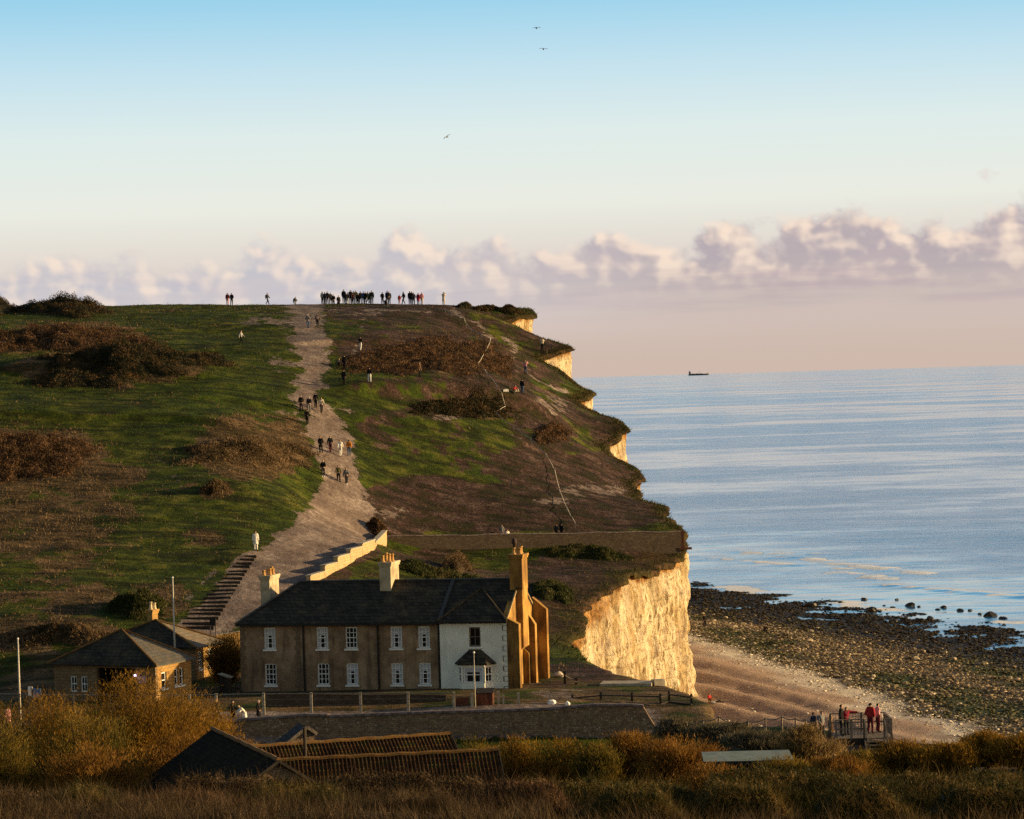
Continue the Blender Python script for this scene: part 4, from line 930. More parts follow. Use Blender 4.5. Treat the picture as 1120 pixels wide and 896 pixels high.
pole(19.5, 699, 229, 16.2, .09, 'short white flagpole standing alone at the far left by the railing')
pole(188.8, 632, 248, 16.2, .085, 'tall slender flagpole rising between the two hipped stone houses')
# signs
def sign(px, pt, pb, Y, w, mat, label, ry=0.0):
    a = Vector(at(px, pt, Y)); gz = float(H(np.array([a.x]), np.array([a.y]))[0]); h = (pb-pt)*Y/F
    t = thing('sign_board', label, 'sign', (a.x, a.y, gz), ry)
    MB().b2((-w/2, -.03, a.z-gz-h), (w/2, .03, a.z-gz)).build('panel', mat, t)
    for s in (-1, 1): MB().b2((s*w*.42-.04, .031, -.2), (s*w*.42+.04, .1, a.z-gz-.05)).build('leg', M_['grey_wood'], t)
sign(33, 751, 761, 227, .35, M_['white'], 'narrow pale sign board beside the blue board at the far left railing')
sign(39.5, 753, 763, 227, .7, M_['blue'], 'blue notice board at the far left railing by the short flagpole')
sign(232.5, 675.5, 684, 262, .55, M_['black'], 'dark information board at the foot of the hill steps')
# slab, stones
p = ground(686, 749.5, 232, 262); s_ = MB(); s_.box((p.x, p.y, p.z+.1), (4.2, 2.2, .3), -.15); s_.box((p.x+2.5, p.y-.4, p.z+.12), (.9, .8, .62), .3)
tag(s_.build('concrete_slab', M_['concrete']), 'broken concrete slab with a block at its end on the cliff edge', 'slab')
def rockmesh(name, seed, sub_=2, flat=.7):
    bm = bmesh.new(); bmesh.ops.create_icosphere(bm, subdivisions=sub_, radius=1)
    for v in bm.verts:
        c = v.co; n = float(fbm(c.x*1.1+seed*7, c.y*1.1, c.z*1.1, 3, seed)); f = 1+.55*n
        v.co = Vector((c.x*f, c.y*f*.85, c.z*f*flat))
    me = bpy.data.meshes.new(name); bm.to_mesh(me); bm.free(); return me
def rock(px, py, r, mat, label, Y0=215, Y1=262, cat='boulder', name='boulder', seed=3, group=None):
    p = ground(px, py, Y0, Y1); me = rockmesh(name, seed); me.materials.append(mat); o = bpy.data.objects.new(name, me); COL.objects.link(o)
    o.location = p+Vector((0, 0, r*.35)); o.scale = (r, r, r); o.rotation_euler = (0, 0, seed); tag(o, label, cat, group); return o
rock(603, 770.5, .36, M_['white'], 'rounded white stone on the lane above the flint wall, the larger one', seed=4)
rock(621, 772, .26, M_['white'], 'small white stone on the lane right of the larger white stone', seed=8)
rock(611.5, 741, .42, M_['chalk_block'], 'pale chalk lump beside the wooden posts by the buttresses', seed=12)
# rope line down the hill
def ropeline():
    P = [(487, 342), (494, 347), (503, 352), (508, 353), (510, 358), (516, 364), (527, 370), (537, 374), (536, 380), (530, 390), (523, 402), (533, 413), (543, 428), (549, 439), (553, 449), (541, 456), (562, 471), (581, 486), (597, 501), (607, 519), (612, 540), (620, 560), (630, 580)]
    Gs = [ground(a, b, 335, 510) for a, b in P]
    t = thing('rope_barrier', 'thin white rope barrier on low pegs zigzagging down the hill towards the cliff wall', 'barrier', Gs[0]); o = Vector(Gs[0])
    mb = MB()
    for a, b in zip(Gs[:-1], Gs[1:]):
        n = max(2, int((b-a).length/1.2)); pts = []
        for i in range(n+1):
            q = a.lerp(b, i/n); z = float(H(np.array([q.x]), np.array([q.y]))[0]); pts.append(Vector((q.x, q.y, max(z+.45, q.z+.55-.15*math.sin(PI*i/n))))-o)
        mb.tube(pts, .034, 4, False)
    mb.build('rope', M_['rope'], t)
    for g in Gs: MB().bar(g-o+Vector((0, 0, -.2)), g-o+Vector((0, 0, .70)), .06).build('post', M_['rope'], t)
ropeline()
g = ground(559.3, 534, 340, 420); tag(MB().bar(g+Vector((0, 0, -.2)), g+Vector((0, 0, 1.0)), .16).box((g.x, g.y, g.z+1.02), (.2, .2, .06)).build('marker_post', M_['grey_wood']), 'lone wooden marker post on the bare brown slope', 'post')
# ------------------------------------------------------------------ viewing platform and stair to the beach
PZ = float(at(930, 806, 180)[2]); PX = at(920, 806, 180)[0]
pf = thing('beach_platform', 'weathered timber viewing platform with railings and a short stair above the beach', 'platform', (18.9, 180, PZ))
mb = MB()
for k in range(14): mb.b2((0, -.9+k*.24, -.07), (3.35, -.9+k*.24+.22, 0))
mb.build('deck', M_['grey_wood'], pf)
MB().b2((-.02, -.96, -.4), (1.85, -.905, .02)).build('fascia', M_['dark_wood'], pf); MB().b2((2.85, -.96, -.26), (3.4, -.905, .02)).build('fascia', M_['grey_wood'], pf)
for x, y in ((0, -.88), (.92, -.88), (1.68, -.88), (2.9, -.88), (3.32, -.88), (3.32, 2.4), (1.9, 2.4), (0, 2.4)):
    MB().b2((x-.06, y-.06, -2.6), (x+.06, y+.06, 1.12)).build('post', M_['grey_wood'], pf)
def rail(a, b):
    m = MB(); m.bar(Vector(a)+Vector((0, 0, 1.14)), Vector(b)+Vector((0, 0, 1.14)), .12, .06); m.bar(Vector(a)+Vector((0, 0, .58)), Vector(b)+Vector((0, 0, .58)), .05, .08); m.build('railing', M_['grey_wood'], pf)
    m = MB(); n = max(2, int((Vector(b)-Vector(a)).length/.16))
    for i in range(1, n):
        q = Vector(a).lerp(Vector(b), i/n); m.bar(q+Vector((0, 0, .08)), q+Vector((0, 0, 1.1)), .022)
    m.build('balusters', M_['steel'], pf)
for a, b in (((0, -.88, 0), (.92, -.88, 0)), ((.92, -.88, 0), (1.68, -.88, 0)), ((2.9, -.88, 0), (3.32, -.88, 0)), ((3.32, -.88, 0), (3.32, 2.4, 0)), ((3.32, 2.4, 0), (1.9, 2.4, 0)), ((1.9, 2.4, 0), (0, 2.4, 0))): rail(a, b)
for k in range(6): MB().b2((1.75, -1.2-k*.28, -.22-k*.19), (2.85, -.93-k*.28, -.16-k*.19)).build('stair_tread', M_['grey_wood'], pf)
MB().b2((1.76, -.99, -.62), (2.84, -.962, -.2)).build('riser_board', M_['dark_wood'], pf)
for x in (1.71, 2.9):
    m = MB(); m.bar((x, -.92, -.15), (x, -2.75, -1.4), .07, .26); m.build('stringer', M_['grey_wood'], pf)
    m = MB(); m.bar((x+.02, -.92, 1.1), (x+.02, -2.6, -.1), .09, .12); m.bar((x+.02, -2.6, -.1), (x+.02, -2.6, -1.4), .1); m.build('handrail', M_['grey_wood'], pf)
m = MB(); m.bar((3.32, -.86, -.2), (3.95, -.86, -2.2), .14); m.build('brace', M_['grey_wood'], pf)
m = MB(); m.bar((3.2, -.86, -.25), (2.9, -.86, -1.0), .12); m.build('brace', M_['grey_wood'], pf)
m = MB(); m.bar((3.32, -.8, -.02), (4.2, -.8, -.35), .3, .06); m.build('ramp_board', M_['grey_wood'], pf)
# ------------------------------------------------------------------ ship on the horizon
a = ray(764, 408.2); Ys = 15500.0; R2 = 2*7.4e6
sx = float(a[0]*Ys/a[1]); zs = -(sx**2+Ys**2)/R2
sh = thing('cargo_ship', 'small dark cargo ship far away on the sea horizon', 'ship', (sx, Ys, zs))
hullm = plain('ship_hull_paint', (.11, .11, .13), .6); supm = plain('ship_house_paint', (.22, .20, .20), .6)
m = MB(); vs = []; 
for x, w, zt in ((-52, 6, 8), (-48, 8, 7.5), (30, 8, 7.5), (46, 5, 8.5), (54, .6, 10)):
    vs += [(x, -w, zt), (x, w, zt), (x-(2 if x > 40 else 0), w*.7, -2), (x-(2 if x > 40 else 0), -w*.7, -2)]
fs = [(0, 1, 2, 3), (19, 18, 17, 16)]
for i in range(4):
    for k in range(4): fs.append((4*i+k, 4*i+(k+1) % 4, 4*i+4+(k+1) % 4, 4*i+4+k))
m.add(vs, fs).build('hull', hullm, sh)
m = MB(); m.b2((-50, -7, 7.6), (-40, 7, 16)); m.b2((-49, -8, 16), (-42, 8, 20)); m.b2((-50, -2, 16), (-47, 2, 24)); m.build('bridge_house', supm, sh)
m = MB(); m.tube([(-44, 0, 20), (-44, 0, 28)], .5, 6).build('mast', hullm, sh); MB().tube([(46, 0, 8), (46, 0, 17)], .5, 6).build('mast', hullm, sh)
for x in (-28, -8, 12): MB().b2((x-8, -6, 7.5), (x+8, 6, 9.6)).build('hatch_cover', hullm, sh)
MB().tube([(2, 0, 7.5), (2, 0, 18), (9, 0, 20)], .6, 6).build('crane', hullm, sh)
# ------------------------------------------------------------------ vegetation
G_ = {}
G_['rust'] = foliage('rust_bracken_and_gorse', [(.018, .014, .007), (.055, .030, .014), (.115, .060, .028), (.20, .12, .065)], .6, 2.5, .25)
G_['gorse'] = foliage('dark_gorse', [(.010, .011, .004), (.022, .021, .008), (.05, .033, .012), (.12, .065, .028)], .5, 2.0, .2)
G_['bank'] = foliage('rank_bank_grass', [(.018, .024, .006), (.035, .045, .010), (.075, .07, .02), (.10, .08, .035)], .3, 2.0, .25)
G_['tamarisk'] = foliage('golden_tamarisk', [(.05, .032, .006), (.145, .078, .010), (.26, .135, .014), (.38, .21, .03)], .55, 3.0, .4)
G_['tam_green'] = foliage('olive_tamarisk', [(.04, .038, .010), (.10, .080, .014), (.19, .13, .020), (.28, .16, .03)], .55, 3.0, .4)
G_['tam_rust'] = foliage('russet_tamarisk', [(.06, .032, .008), (.16, .075, .014), (.27, .13, .022), (.36, .19, .04)], .55, 3.0, .4)
G_['grey'] = foliage('grey_green_scrub', [(.035, .032, .018), (.08, .068, .040), (.15, .125, .08), (.22, .18, .12)], .6, 3.0, .3)
G_['dry'] = foliage('dry_bent_grass', [(.014, .009, .005), (.040, .025, .011), (.085, .054, .025), (.21, .14, .08)], .7, 2.5, .4)
G_['tawny'] = foliage('tawny_bush', [(.07, .045, .016), (.17, .11, .04), (.30, .20, .085), (.40, .29, .15)], .6, 3.0, .35)
G_['hedge'] = foliage('bramble_leaf', [(.014, .016, .005), (.04, .040, .009), (.10, .07, .018), (.18, .11, .035)], .5, 3.0, .3)
G_['hilldry'] = foliage('hill_bent_grass', [(.045, .032, .014), (.10, .066, .032), (.17, .11, .058), (.24, .165, .095)], .2, 1.5, .3)
G_['hillgreen'] = foliage('hill_turf_tussock', [(.016, .027, .004), (.034, .052, .006), (.065, .080, .011), (.11, .105, .024)], .2, 1.5, .3)
def cloud_obj(name, V, Fc, r, mat, parent=None):
    return npmesh(name, V, Fc, mat, False, parent, {'rnd': r})
def thicket(label, x0, x1, pyb, pyt, h, mat, n, name='gorse_thicket', cat='bush', ys=(262, 500), leaf=(.10, .26), group=None):
    cx = (x0+x1)/2
    b = ground(cx, pyb, *ys); tY = ground(cx, min(pyb-2, pyt+h*F/b.y*.6), *ys).y
    tY = max(tY, b.y+3)
    if tY > b.y+45: tY = b.y+12
    yc = (b.y+tY)/2; ry = (tY-b.y)/2
    gl = ground(x0, (pyb+pyt)/2+2, *ys).y; gr_ = ground(x1, (pyb+pyt)/2+2, *ys).y; k_ = 0.0
    if ys[0] >= 262 and ys[1] > 400 and abs(gr_-gl) < 60: k_ = (gr_-gl)/max(1, at(x1, pyb, yc)[0]-at(x0, pyb, yc)[0])
    X0 = at(x0, pyb, yc)[0]; X1 = at(x1, pyb, yc)[0]; xc = (X0+X1)/2; rx = (X1-X0)/2
    sd = int(abs(cx)*7+pyb)
    def top(X, Y):
        Y = Y-k_*(X-xc)
        a = np.arctan2((Y-yc)/ry, (X-xc)/rx)
        lim = 1+.55*fbm(np.cos(a)*1.9, np.sin(a)*1.9, 0, 4, sd)+.18*fbm(X/1.5, Y/1.5, 0, 2, sd+9)
        q = np.hypot((X-xc)/rx, (Y-yc)/ry)/lim
        return q, h*np.clip(1-q**1.8, 0, 1)**.75*(.80+1.25*fbm(X/2.6, Y/2.8, 0, 4, sd+3)).clip(.25, 2)
    # solid heart
    gx = np.linspace(xc-1.35*rx, xc+1.35*rx, 60); gy = np.linspace(yc-1.35*ry, yc+1.35*ry, 36); GX, GY = np.meshgrid(gx, gy, indexing='ij'); GY = GY+k_*(GX-xc)
    q, z = top(GX, GY); GZ = H(GX, GY)+np.where(q < 1, z*.86, -.25)-.05
    i = np.arange(GX.size).reshape(GX.shape); Fg = np.stack([i[:-1, :-1], i[1:, :-1], i[1:, 1:], i[:-1, 1:]], -1).reshape(-1, 4)
    qq = q.reshape(-1); Fg = Fg[qq[Fg].min(1) < 1.0]
    Vg = np.stack([GX, GY, GZ], -1).reshape(-1, 3); u, inv = np.unique(Fg, return_inverse=True); Vg = Vg[u]; Fg = inv.reshape(-1, 4)
    X = xc+1.3*rx*(RNG.random(n*2)*2-1); Y = yc+1.3*ry*(RNG.random(n*2)*2-1)+k_*(X-xc); q, z = top(X, Y)
    ok = (q < 1.3)&(RNG.random(len(q)) < np.where(q < 1, 1.05-.4*q, .35*(1.3-q))); X, Y, q, z = X[ok][:n], Y[ok][:n], q[ok][:n], z[ok][:n]
    Z = H(X, Y)+z*(.80+.3*RNG.random(len(X)))+RNG.random(len(X))*.12
    D = np.c_[RNG.normal(size=(len(X), 2))*.7, .35+RNG.random(len(X))]
    Vb, Fb_, rb = blades(np.c_[X, Y, Z], D, leaf[0]+(leaf[1]-leaf[0])*RNG.random(len(X))*1.5, leaf[0]*.5+leaf[1]*.5*RNG.random(len(X)))
    nb = len(Vg)
    T = np.concatenate([Fg[:, [0, 1, 2]], Fg[:, [0, 2, 3]], Fb_+nb])
    o = cloud_obj(name, np.concatenate([Vg, Vb]), T, np.r_[np.zeros(nb), rb], G_[mat])
    return tag(o, label, cat, group)
thicket('rusty gorse thicket cut by the left frame edge on the skyline', -40, 24, 346, 331, 1.9, 'gorse', 9000, ys=(400, 500))
thicket('dark gorse thicket breaking the skyline at the upper left', 18, 121, 346, 329, 1.9, 'gorse', 16000, ys=(400, 500))
thicket('wide russet bramble patch just below the skyline gorse on the left', -60, 154, 386, 357, 1.3, 'rust', 26000, 'bramble_patch')
thicket('large dark gorse mound with a russet crest on the upper left slope', 33, 232, 420, 380, 1.8, 'gorse', 30000)
thicket('russet bracken mound at the left edge halfway down the hill', -70, 104, 528, 470, 1.7, 'rust', 26000, 'bracken_patch')
thicket('broad russet scrub patch on the right of the chalk path below the crowd', 398, 541, 410, 364, 1.0, 'rust', 26000, 'scrub_patch')
thicket('dark scrub covering the bank in the middle of the right hand slope', 455, 572, 459, 431, .9, 'gorse', 15000, 'scrub_patch')
thicket('small tan tussock mound above the grass near the cliff edge', 585, 625, 483, 462, 1.1, 'rust', 5000, 'tussock')
thicket('dark brush patch on the grass above the hipped cottage chimney', 122, 182, 676, 648, 1.5, 'bank', 8000, 'brush_patch', ys=(258, 330))
thicket('low rough dry patch along the foot of the hill behind the pyramid roofed house', 10, 130, 708, 690, 1.0, 'hilldry', 12000, 'grass_patch', ys=(250, 330))
thicket('low tan patch of dry grass left of the chalk path on the lower slope', 205, 335, 512, 474, .8, 'hilldry', 15000, 'grass_patch')
thicket('lone small tussock on the green slope left of the lower path', 224, 252, 544, 533, .8, 'hilldry', 2500, 'tussock')
thicket('grassy hummock on the cliff top left of the farthest chalk face', 520, 544, 341, 335, .8, 'gorse', 3000, 'hummock', ys=(440, 505))
thicket('smallest hummock on the skyline beside the woman in white', 500, 516, 338, 331, 1.0, 'gorse', 2000, 'hummock', ys=(440, 505))
thicket('dark hummock at the brink of the farthest chalk face', 548, 572, 345, 339, .7, 'gorse', 3000, 'hummock', ys=(440, 505))
thicket('tan bush on the green slope between the two right hand chimneys', 488, 515, 630, 612, 1.4, 'hilldry', 4000, 'bush', ys=(262, 345))
thicket('small brown bush at the top of the stepped wall', 404, 424, 588, 578, 1.1, 'rust', 2500, 'bush', ys=(300, 350))
thicket('green scrub mound on the slope under the hillside wall near the cliff', 590, 690, 612, 596, 1.2, 'bank', 9000, 'scrub_patch', ys=(262, 362))
thicket('green brush on the slope right of the gable chimney', 585, 628, 658, 634, .9, 'bank', 7000, 'brush_patch', ys=(262, 345))
thicket('green brush filling the slope behind the terrace ridge', 430, 560, 640, 622, .9, 'bank', 12000, 'brush_patch', ys=(262, 345))
# turf and bents over the whole hill
def hillgrass(name, n, mat, pick, Ls, Ws, up):
    X = -86+112*RNG.random(n*4); Y = 256+246*RNG.random(n*4)
    ok = X < edge(Y)-.1; X, Y = X[ok], Y[ok]
    z = zones(X, Y, H0(X, Y)); w = pick(z, X, Y); ok = RNG.random(len(X)) < w; X, Y = X[ok][:n], Y[ok][:n]
    n = len(X); Z = H(X, Y)-.02
    D = np.c_[RNG.normal(size=(n, 2))*.5, np.full(n, up)]
    V_, F_, r = blades(np.c_[X, Y, Z], D, Ls[0]+Ls[1]*RNG.random(n)**2, Ws[0]+Ws[1]*RNG.random(n))
    o = cloud_obj(name, V_, F_, r, G_[mat]); tag(o, 'dry grass growing over the hillside' if mat == 'hilldry' else 'short green turf growing over the hillside', 'grass', None, 'stuff')
nz_ = lambda X, Y, s: fbm(X/4, Y/5, 0, 4, s)
hillgrass('dry_grass', 90000, 'hilldry', lambda z, X, Y: (1-z[:, 0])*np.clip(z[:, 1]*.9+.16*sstep(.0, .3, nz_(X, Y, 91)), 0, 1)*(1-.8*z[:, 2]), (.10, .34), (.05, .10), .8)
hillgrass('turf', 90000, 'hillgreen', lambda z, X, Y: (1-z[:, 0])*(1-z[:, 1])*(1-.85*z[:, 2])*(.35+.65*sstep(-.2, .3, nz_(X, Y, 92))), (.06, .16), (.06, .12), .55)
def edgeturf(n=26000):
    Y = 262+240*RNG.random(n); X = edge(Y)-np.abs(RNG.normal(size=n))*.9+.4; ok = (Y > 352)|(RNG.random(n) < .28); Y, X = Y[ok], X[ok]; n = len(X); Z = H0(np.minimum(X, edge(Y)), Y)+relief(np.minimum(X, edge(Y)), Y)-.9*np.clip(X-edge(Y), 0, 1)-.1
    D = np.c_[.45+.5*RNG.normal(size=n), -.2+.5*RNG.normal(size=n), .45+.4*RNG.random(n)]
    V_, F_, r = blades(np.c_[X, Y, Z], D, .15+.42*RNG.random(n)**2, .08+.11*RNG.random(n), .6)
    tag(cloud_obj('edge_turf', V_, F_, r, G_['bank']), 'ragged dark turf hanging over the brink of the chalk cliff', 'grass', None, 'stuff')
edgeturf()
# ------------------------------------------------------------------ tamarisk shrubs in front
def shrub(label, px, pyt, w, Y, mat, n=15000, name='tamarisk_bush', pyb=None, leaf=(.16, .34), group=None, tall=None):
    x = at(px, pyt, Y); gz = float(H(np.array([x[0]]), np.array([Y]))[0]) if pyb is None else float(at(px, pyb, Y)[2])
    h = max(1.2, (x[2]-gz)*1.14); R = w*1.3*Y/F/2; n = int(n*1.35)
    t = thing(name, label, 'bush', (x[0], Y, gz), 0, group)
    nl = max(7, int(16*R*1.3)); sd = int(px*3+pyt)
    rg = np.random.default_rng(sd)
    C = []; st = MB()
    for k in range(nl):
        a = rg.random()*2*PI; r = R*.86*math.sqrt(rg.random()); hh = h*(1-.36*(r/R)**2)*(.55+.45*rg.random())
        if k == 0: r, hh = .1, h*.96
        tipx, tipy = r*math.cos(a), r*math.sin(a)*.8
        m = int(n/nl); s = rg.random(m)**.75
        lx = tipx*(.25+.75*s)+rg.normal(size=m)*R*.17; ly = tipy*(.25+.75*s)+rg.normal(size=m)*R*.17
        lz = hh*(.10+.84*s)-.10*np.hypot(lx-tipx*s, ly-tipy*s)*rg.random(m)
        C.append(np.c_[lx, ly, lz])
        p = [(tipx*f*.9, tipy*f*.9, hh*f**1.15*.9) for f in (0, .2, .45, .7, 1)]
        st.tube(p, [.06, .05, .04, .025, .01], 5)
    C = np.concatenate(C); m = len(C)
    D = np.c_[C[:, 0]/R*.7+rg.normal(size=m)*.45, C[:, 1]/R*.7+rg.normal(size=m)*.45, .75+.6*rg.random(m)]
    V_, F_, r_ = blades(C, D, leaf[0]+(leaf[1]-leaf[0])*rg.random(m), .022+.045*rg.random(m), .5)
    cloud_obj('foliage', V_, F_, r_, G_[mat], t); st.build('stems', M_['dark_wood'], t)
    return t
SH = [('golden tamarisk bush at the far left below the short flagpole', 36, 757, 110, 190, 'tamarisk', 30000), ('big golden tamarisk bush in front of the pyramid roofed house', 152, 738, 145, 198, 'tamarisk', 42000),
      ('golden bush bulging forward at the lower left beneath the largest tamarisk', 92, 780, 105, 182, 'tam_green', 24000), ('golden bush reaching right towards the railing and the flint wall', 214, 768, 80, 201, 'tamarisk', 18000),
      ('low golden bush cut off by the left frame edge', -4, 792, 90, 178, 'tam_green', 18000), ('amber bush tucked behind the apex of the dark slate barn', 205, 798, 100, 189, 'tam_rust', 20000),
      ('dark amber bush low between the leftmost bushes and the slate barn', 100, 806, 100, 176, 'tam_rust', 22000), ('small golden bush at the slate barn verge below the flint wall', 262, 806, 50, 199, 'tamarisk', 8000),
      ('olive bush just right of the pantiled barn ridge', 522, 808, 58, 194, 'tam_green', 12000), ('golden bush second right of the pantiled barns below the flint wall', 563, 807, 62, 190, 'tamarisk', 14000),
      ('golden bush under the middle of the flint wall, with the dark gap to its right', 612, 808, 66, 188, 'tamarisk', 14000), ('low olive bush at the foot of the right half of the flint wall', 655, 814, 50, 184, 'tam_green', 10000),
      ('tall russet bush at the right end of the flint wall', 694, 802, 66, 188, 'tam_rust', 16000), ('russet bush left of the pale flat roofed hut', 742, 806, 76, 178, 'tam_rust', 16000),
      ('grey scrub beside the first posts of the rope fence', 742, 785, 46, 202, 'grey', 8000), ('grey scrub under the dip of the rope fence', 790, 792, 62, 195, 'grey', 10000), ('grey-green scrub behind the pale flat roof', 832, 800, 70, 187, 'grey', 10000),
      ('pale tawny bush left of the beach platform', 884, 794, 60, 172, 'tawny', 20000), ('olive bush beneath the stair of the beach platform', 946, 822, 60, 164, 'tam_green', 13000), ('golden bush right of the platform stair', 990, 812, 66, 160, 'tamarisk', 14000),
      ('olive-gold bush between the platform and the right frame edge', 1036, 814, 66, 158, 'tamarisk', 14000), ('tall wispy golden bush near the right frame edge', 1078, 802, 56, 160, 'tamarisk', 14000), ('golden bush cut off by the right frame edge', 1118, 806, 66, 158, 'tamarisk', 14000),
      ('russet low bush in front of the flat roofed hut', 778, 836, 70, 152, 'tam_rust', 12000), ('olive low bush between the hut and the tawny bush', 858, 828, 56, 158, 'tam_green', 10000), ('russet bush in front of the tawny bush by the platform', 915, 828, 60, 156, 'tam_rust', 12000),
      ('russet bush between the hipped cottage and the brown terrace', 245, 692, 42, 250, 'tam_rust', 12000)]
for L_, px, pt, w, Y, mt, n in SH: shrub(L_, px, pt, w, Y, mt, n)
lump = rock(917, 822, .8, M_['chalk_block'], 'tall pale chalk lump beside the tawny bush and platform', 150, 175, seed=15); lump.location = at(913, 838, 168.5); lump.scale = (.5, .55, .75)
# ------------------------------------------------------------------ nearest ground: bent grass on the left, bramble hedge on the right
def foregrass(n=170000):
    X = -27+56*RNG.random(n); Y = 96+40*RNG.random(n)**1.2
    cl = fbm(X/1.3, Y/1.5, 0, 4, 101); ok = RNG.random(n) < sstep(-.25, .25, cl)*np.where(X > 1, .4, 1); X, Y, cl = X[ok], Y[ok], cl[ok]; n = len(X)
    Z = H(X, Y)-.03; lean = fbm(X/3, Y/3, 0, 2, 102)
    D = np.c_[RNG.normal(size=n)*.42+lean*.9-.15, RNG.normal(size=n)*.42-.1, np.full(n, 1.0)]
    Lg = (.25+.55*RNG.random(n)**1.5)*(1+.6*sstep(0, .4, cl))
    V_, F_, r = blades(np.c_[X, Y, Z], D, Lg, .014+.022*RNG.random(n), .7)
    tag(cloud_obj('bent_grass', V_, F_, r, G_['dry']), 'long dry bent grass covering the nearest slope', 'grass', None, 'stuff')
foregrass()
def hedge(label, x0, x1, Yc, pyt, n, mat, depth=5.0, seed=1, name='bramble_hedge', group=None):
    Xa, Xb = at(x0, pyt, Yc)[0], at(x1, pyt, Yc)[0]
    def top(X, Y):
        zt = CAM[2]-(pyt-(404.2-((X/Yc*F))*.0288))/F*Yc
        g = H(X, Y); q = np.abs(Y-Yc)/(depth/2)
        e = sstep(Xa, Xa+1.6, X)*sstep(Xb, Xb-1.6, X)
        hh = np.maximum(.5, zt-g)*e*np.clip(1-q**2.4, 0, 1)**.5
        return g, hh*(.93+.22*fbm(X/1.5, Y/1.5, 0, 4, seed+5))
    gx = np.linspace(Xa, Xb, int((Xb-Xa)/.25)+2); gy = np.linspace(Yc-depth/2, Yc+depth/2, 24); GX, GY = np.meshgrid(gx, gy, indexing='ij')
    g, hh = top(GX, GY); i = np.arange(GX.size).reshape(GX.shape); Fg = np.stack([i[:-1, :-1], i[1:, :-1], i[1:, 1:], i[:-1, 1:]], -1).reshape(-1, 4)
    Vg = np.stack([GX, GY, g+hh*.9-.08], -1).reshape(-1, 3)
    X = Xa+(Xb-Xa)*RNG.random(n); Y = Yc+depth/2*(RNG.random(n)*2-1); k = RNG.random(n) < .55; Y[k] = Yc-depth/2*RNG.random(k.sum())**.35*1.0
    g, hh = top(X, Y); Z = g+hh*(.78+.32*RNG.random(n)**1.5)
    V1, F1, r1 = leafq(np.c_[X, Y, Z], .04+.06*RNG.random(n))
    m = n//5; j = RNG.integers(0, n, m); D = np.c_[RNG.normal(size=(m, 2))*.7, .3+RNG.random(m)]
    V2, F2, r2 = blades(np.c_[X, Y, Z][j], D, .25+.5*RNG.random(m), .012+.014*RNG.random(m), .8)
    nb = len(Vg); n1 = len(V1)
    T = np.concatenate([Fg[:, [0, 1, 2]], Fg[:, [0, 2, 3]], F1[:, [0, 1, 2]]+nb, F1[:, [0, 2, 3]]+nb, F2+nb+n1])
    tag(cloud_obj(name, np.concatenate([Vg, V1, V2]), T, np.r_[np.zeros(nb), r1, r2], G_[mat]), label, 'hedge', group)
hedge('dark bramble hedge running along the bottom right under the golden bushes', 745, 1180, 126, 851, 90000, 'hedge', 7.0, 1)
hedge('tawny bramble bank at the bottom centre below the pantiled barns', 540, 790, 128, 858, 40000, 'hedge', 6.0, 2)
hedge('dry russet bramble bank at the foot of the dark slate barn', 160, 560, 129, 854, 60000, 'dry', 5.0, 3)
hedge('dry bramble bank at the bottom left under the golden bushes', -60, 190, 127, 868, 40000, 'dry', 5.0, 4)
for k, (x0, x1, yy, pt, mt, n_) in enumerate([(-60, 60, 112, 868, 'dry', 12000), (40, 150, 116, 862, 'hedge', 12000), (140, 270, 112, 870, 'rust', 12000), (250, 400, 117, 862, 'hedge', 14000), (390, 520, 113, 872, 'dry', 12000), (500, 640, 117, 859, 'rust', 14000), (630, 760, 113, 862, 'hedge', 12000), (740, 880, 117, 858, 'hedge', 14000), (870, 1010, 113, 860, 'hedge', 14000), (1000, 1180, 117, 857, 'hedge', 14000)]):
    hedge('low tangled bramble clump among the bent grass of the nearest slope', x0, x1, yy, pt, n_, mt, 4.5, 20+k, 'bramble_clump', 'bramble clumps on the nearest slope')
# ------------------------------------------------------------------ foreshore
def rubble_mat():
    m, t, b = newmat('foreshore_rock'); c = t.n('ShaderNodeAttribute', attribute_name='tone').outputs['Color']
    p = wpos(t); c2 = t.mix(t.smooth(t.noise(p, 3, 4), .4, .7, 0, .6), c, (.035, .030, .015))
    t.L.new(c2, b.inputs['Base Color']); b.inputs['Roughness'].default_value = .85; b.inputs['Specular IOR Level'].default_value = .15
    t.L.new(t.bump(t.noise(p, 4, 4), .5, .1), b.inputs['Normal']); return m
RUB = rubble_mat()
def rubble(name, label, X, Y, R, tone, kind='stuff'):
    bm = bmesh.new(); bmesh.ops.create_icosphere(bm, subdivisions=1, radius=1); U = np.array([v.co for v in bm.verts]); Fi = np.array([[v.index for v in f.verts] for f in bm.faces]); bm.free()
    n = len(X); k = len(U)
    W = U[None]*(1+.35*RNG.normal(size=(n, k, 1)).clip(-1.2, 1.2)); W = W*np.stack([R*(.8+.6*RNG.random(n)), R*(.8+.6*RNG.random(n)), R*(.28+.3*RNG.random(n))], -1)[:, None]
    Z = HB(X, Y); W = W+np.stack([X, Y, Z+R*.15], -1)[:, None]
    Fa = (Fi[None]+(np.arange(n)*k)[:, None, None]).reshape(-1, 3)
    o = npmesh(name, W.reshape(-1, 3), Fa, RUB, False, None, {'tone': np.repeat(tone, k, 0)}); tag(o, label, 'rocks', None, kind)
def scatter(n, s0, s1, y0=265, y1=600):
    X = 10+120*RNG.random(n*6); Y = y0+(y1-y0)*RNG.random(n*6); s = land_s(X, Y)+5*fbm(X/14, Y/16, 0, 4, 56)
    px, py = proj(X, Y, X*0+1); ok = (s > s0)&(s < s1)&(px > 735)&(px < 1150); return X[ok][:n], Y[ok][:n], s[ok][:n]
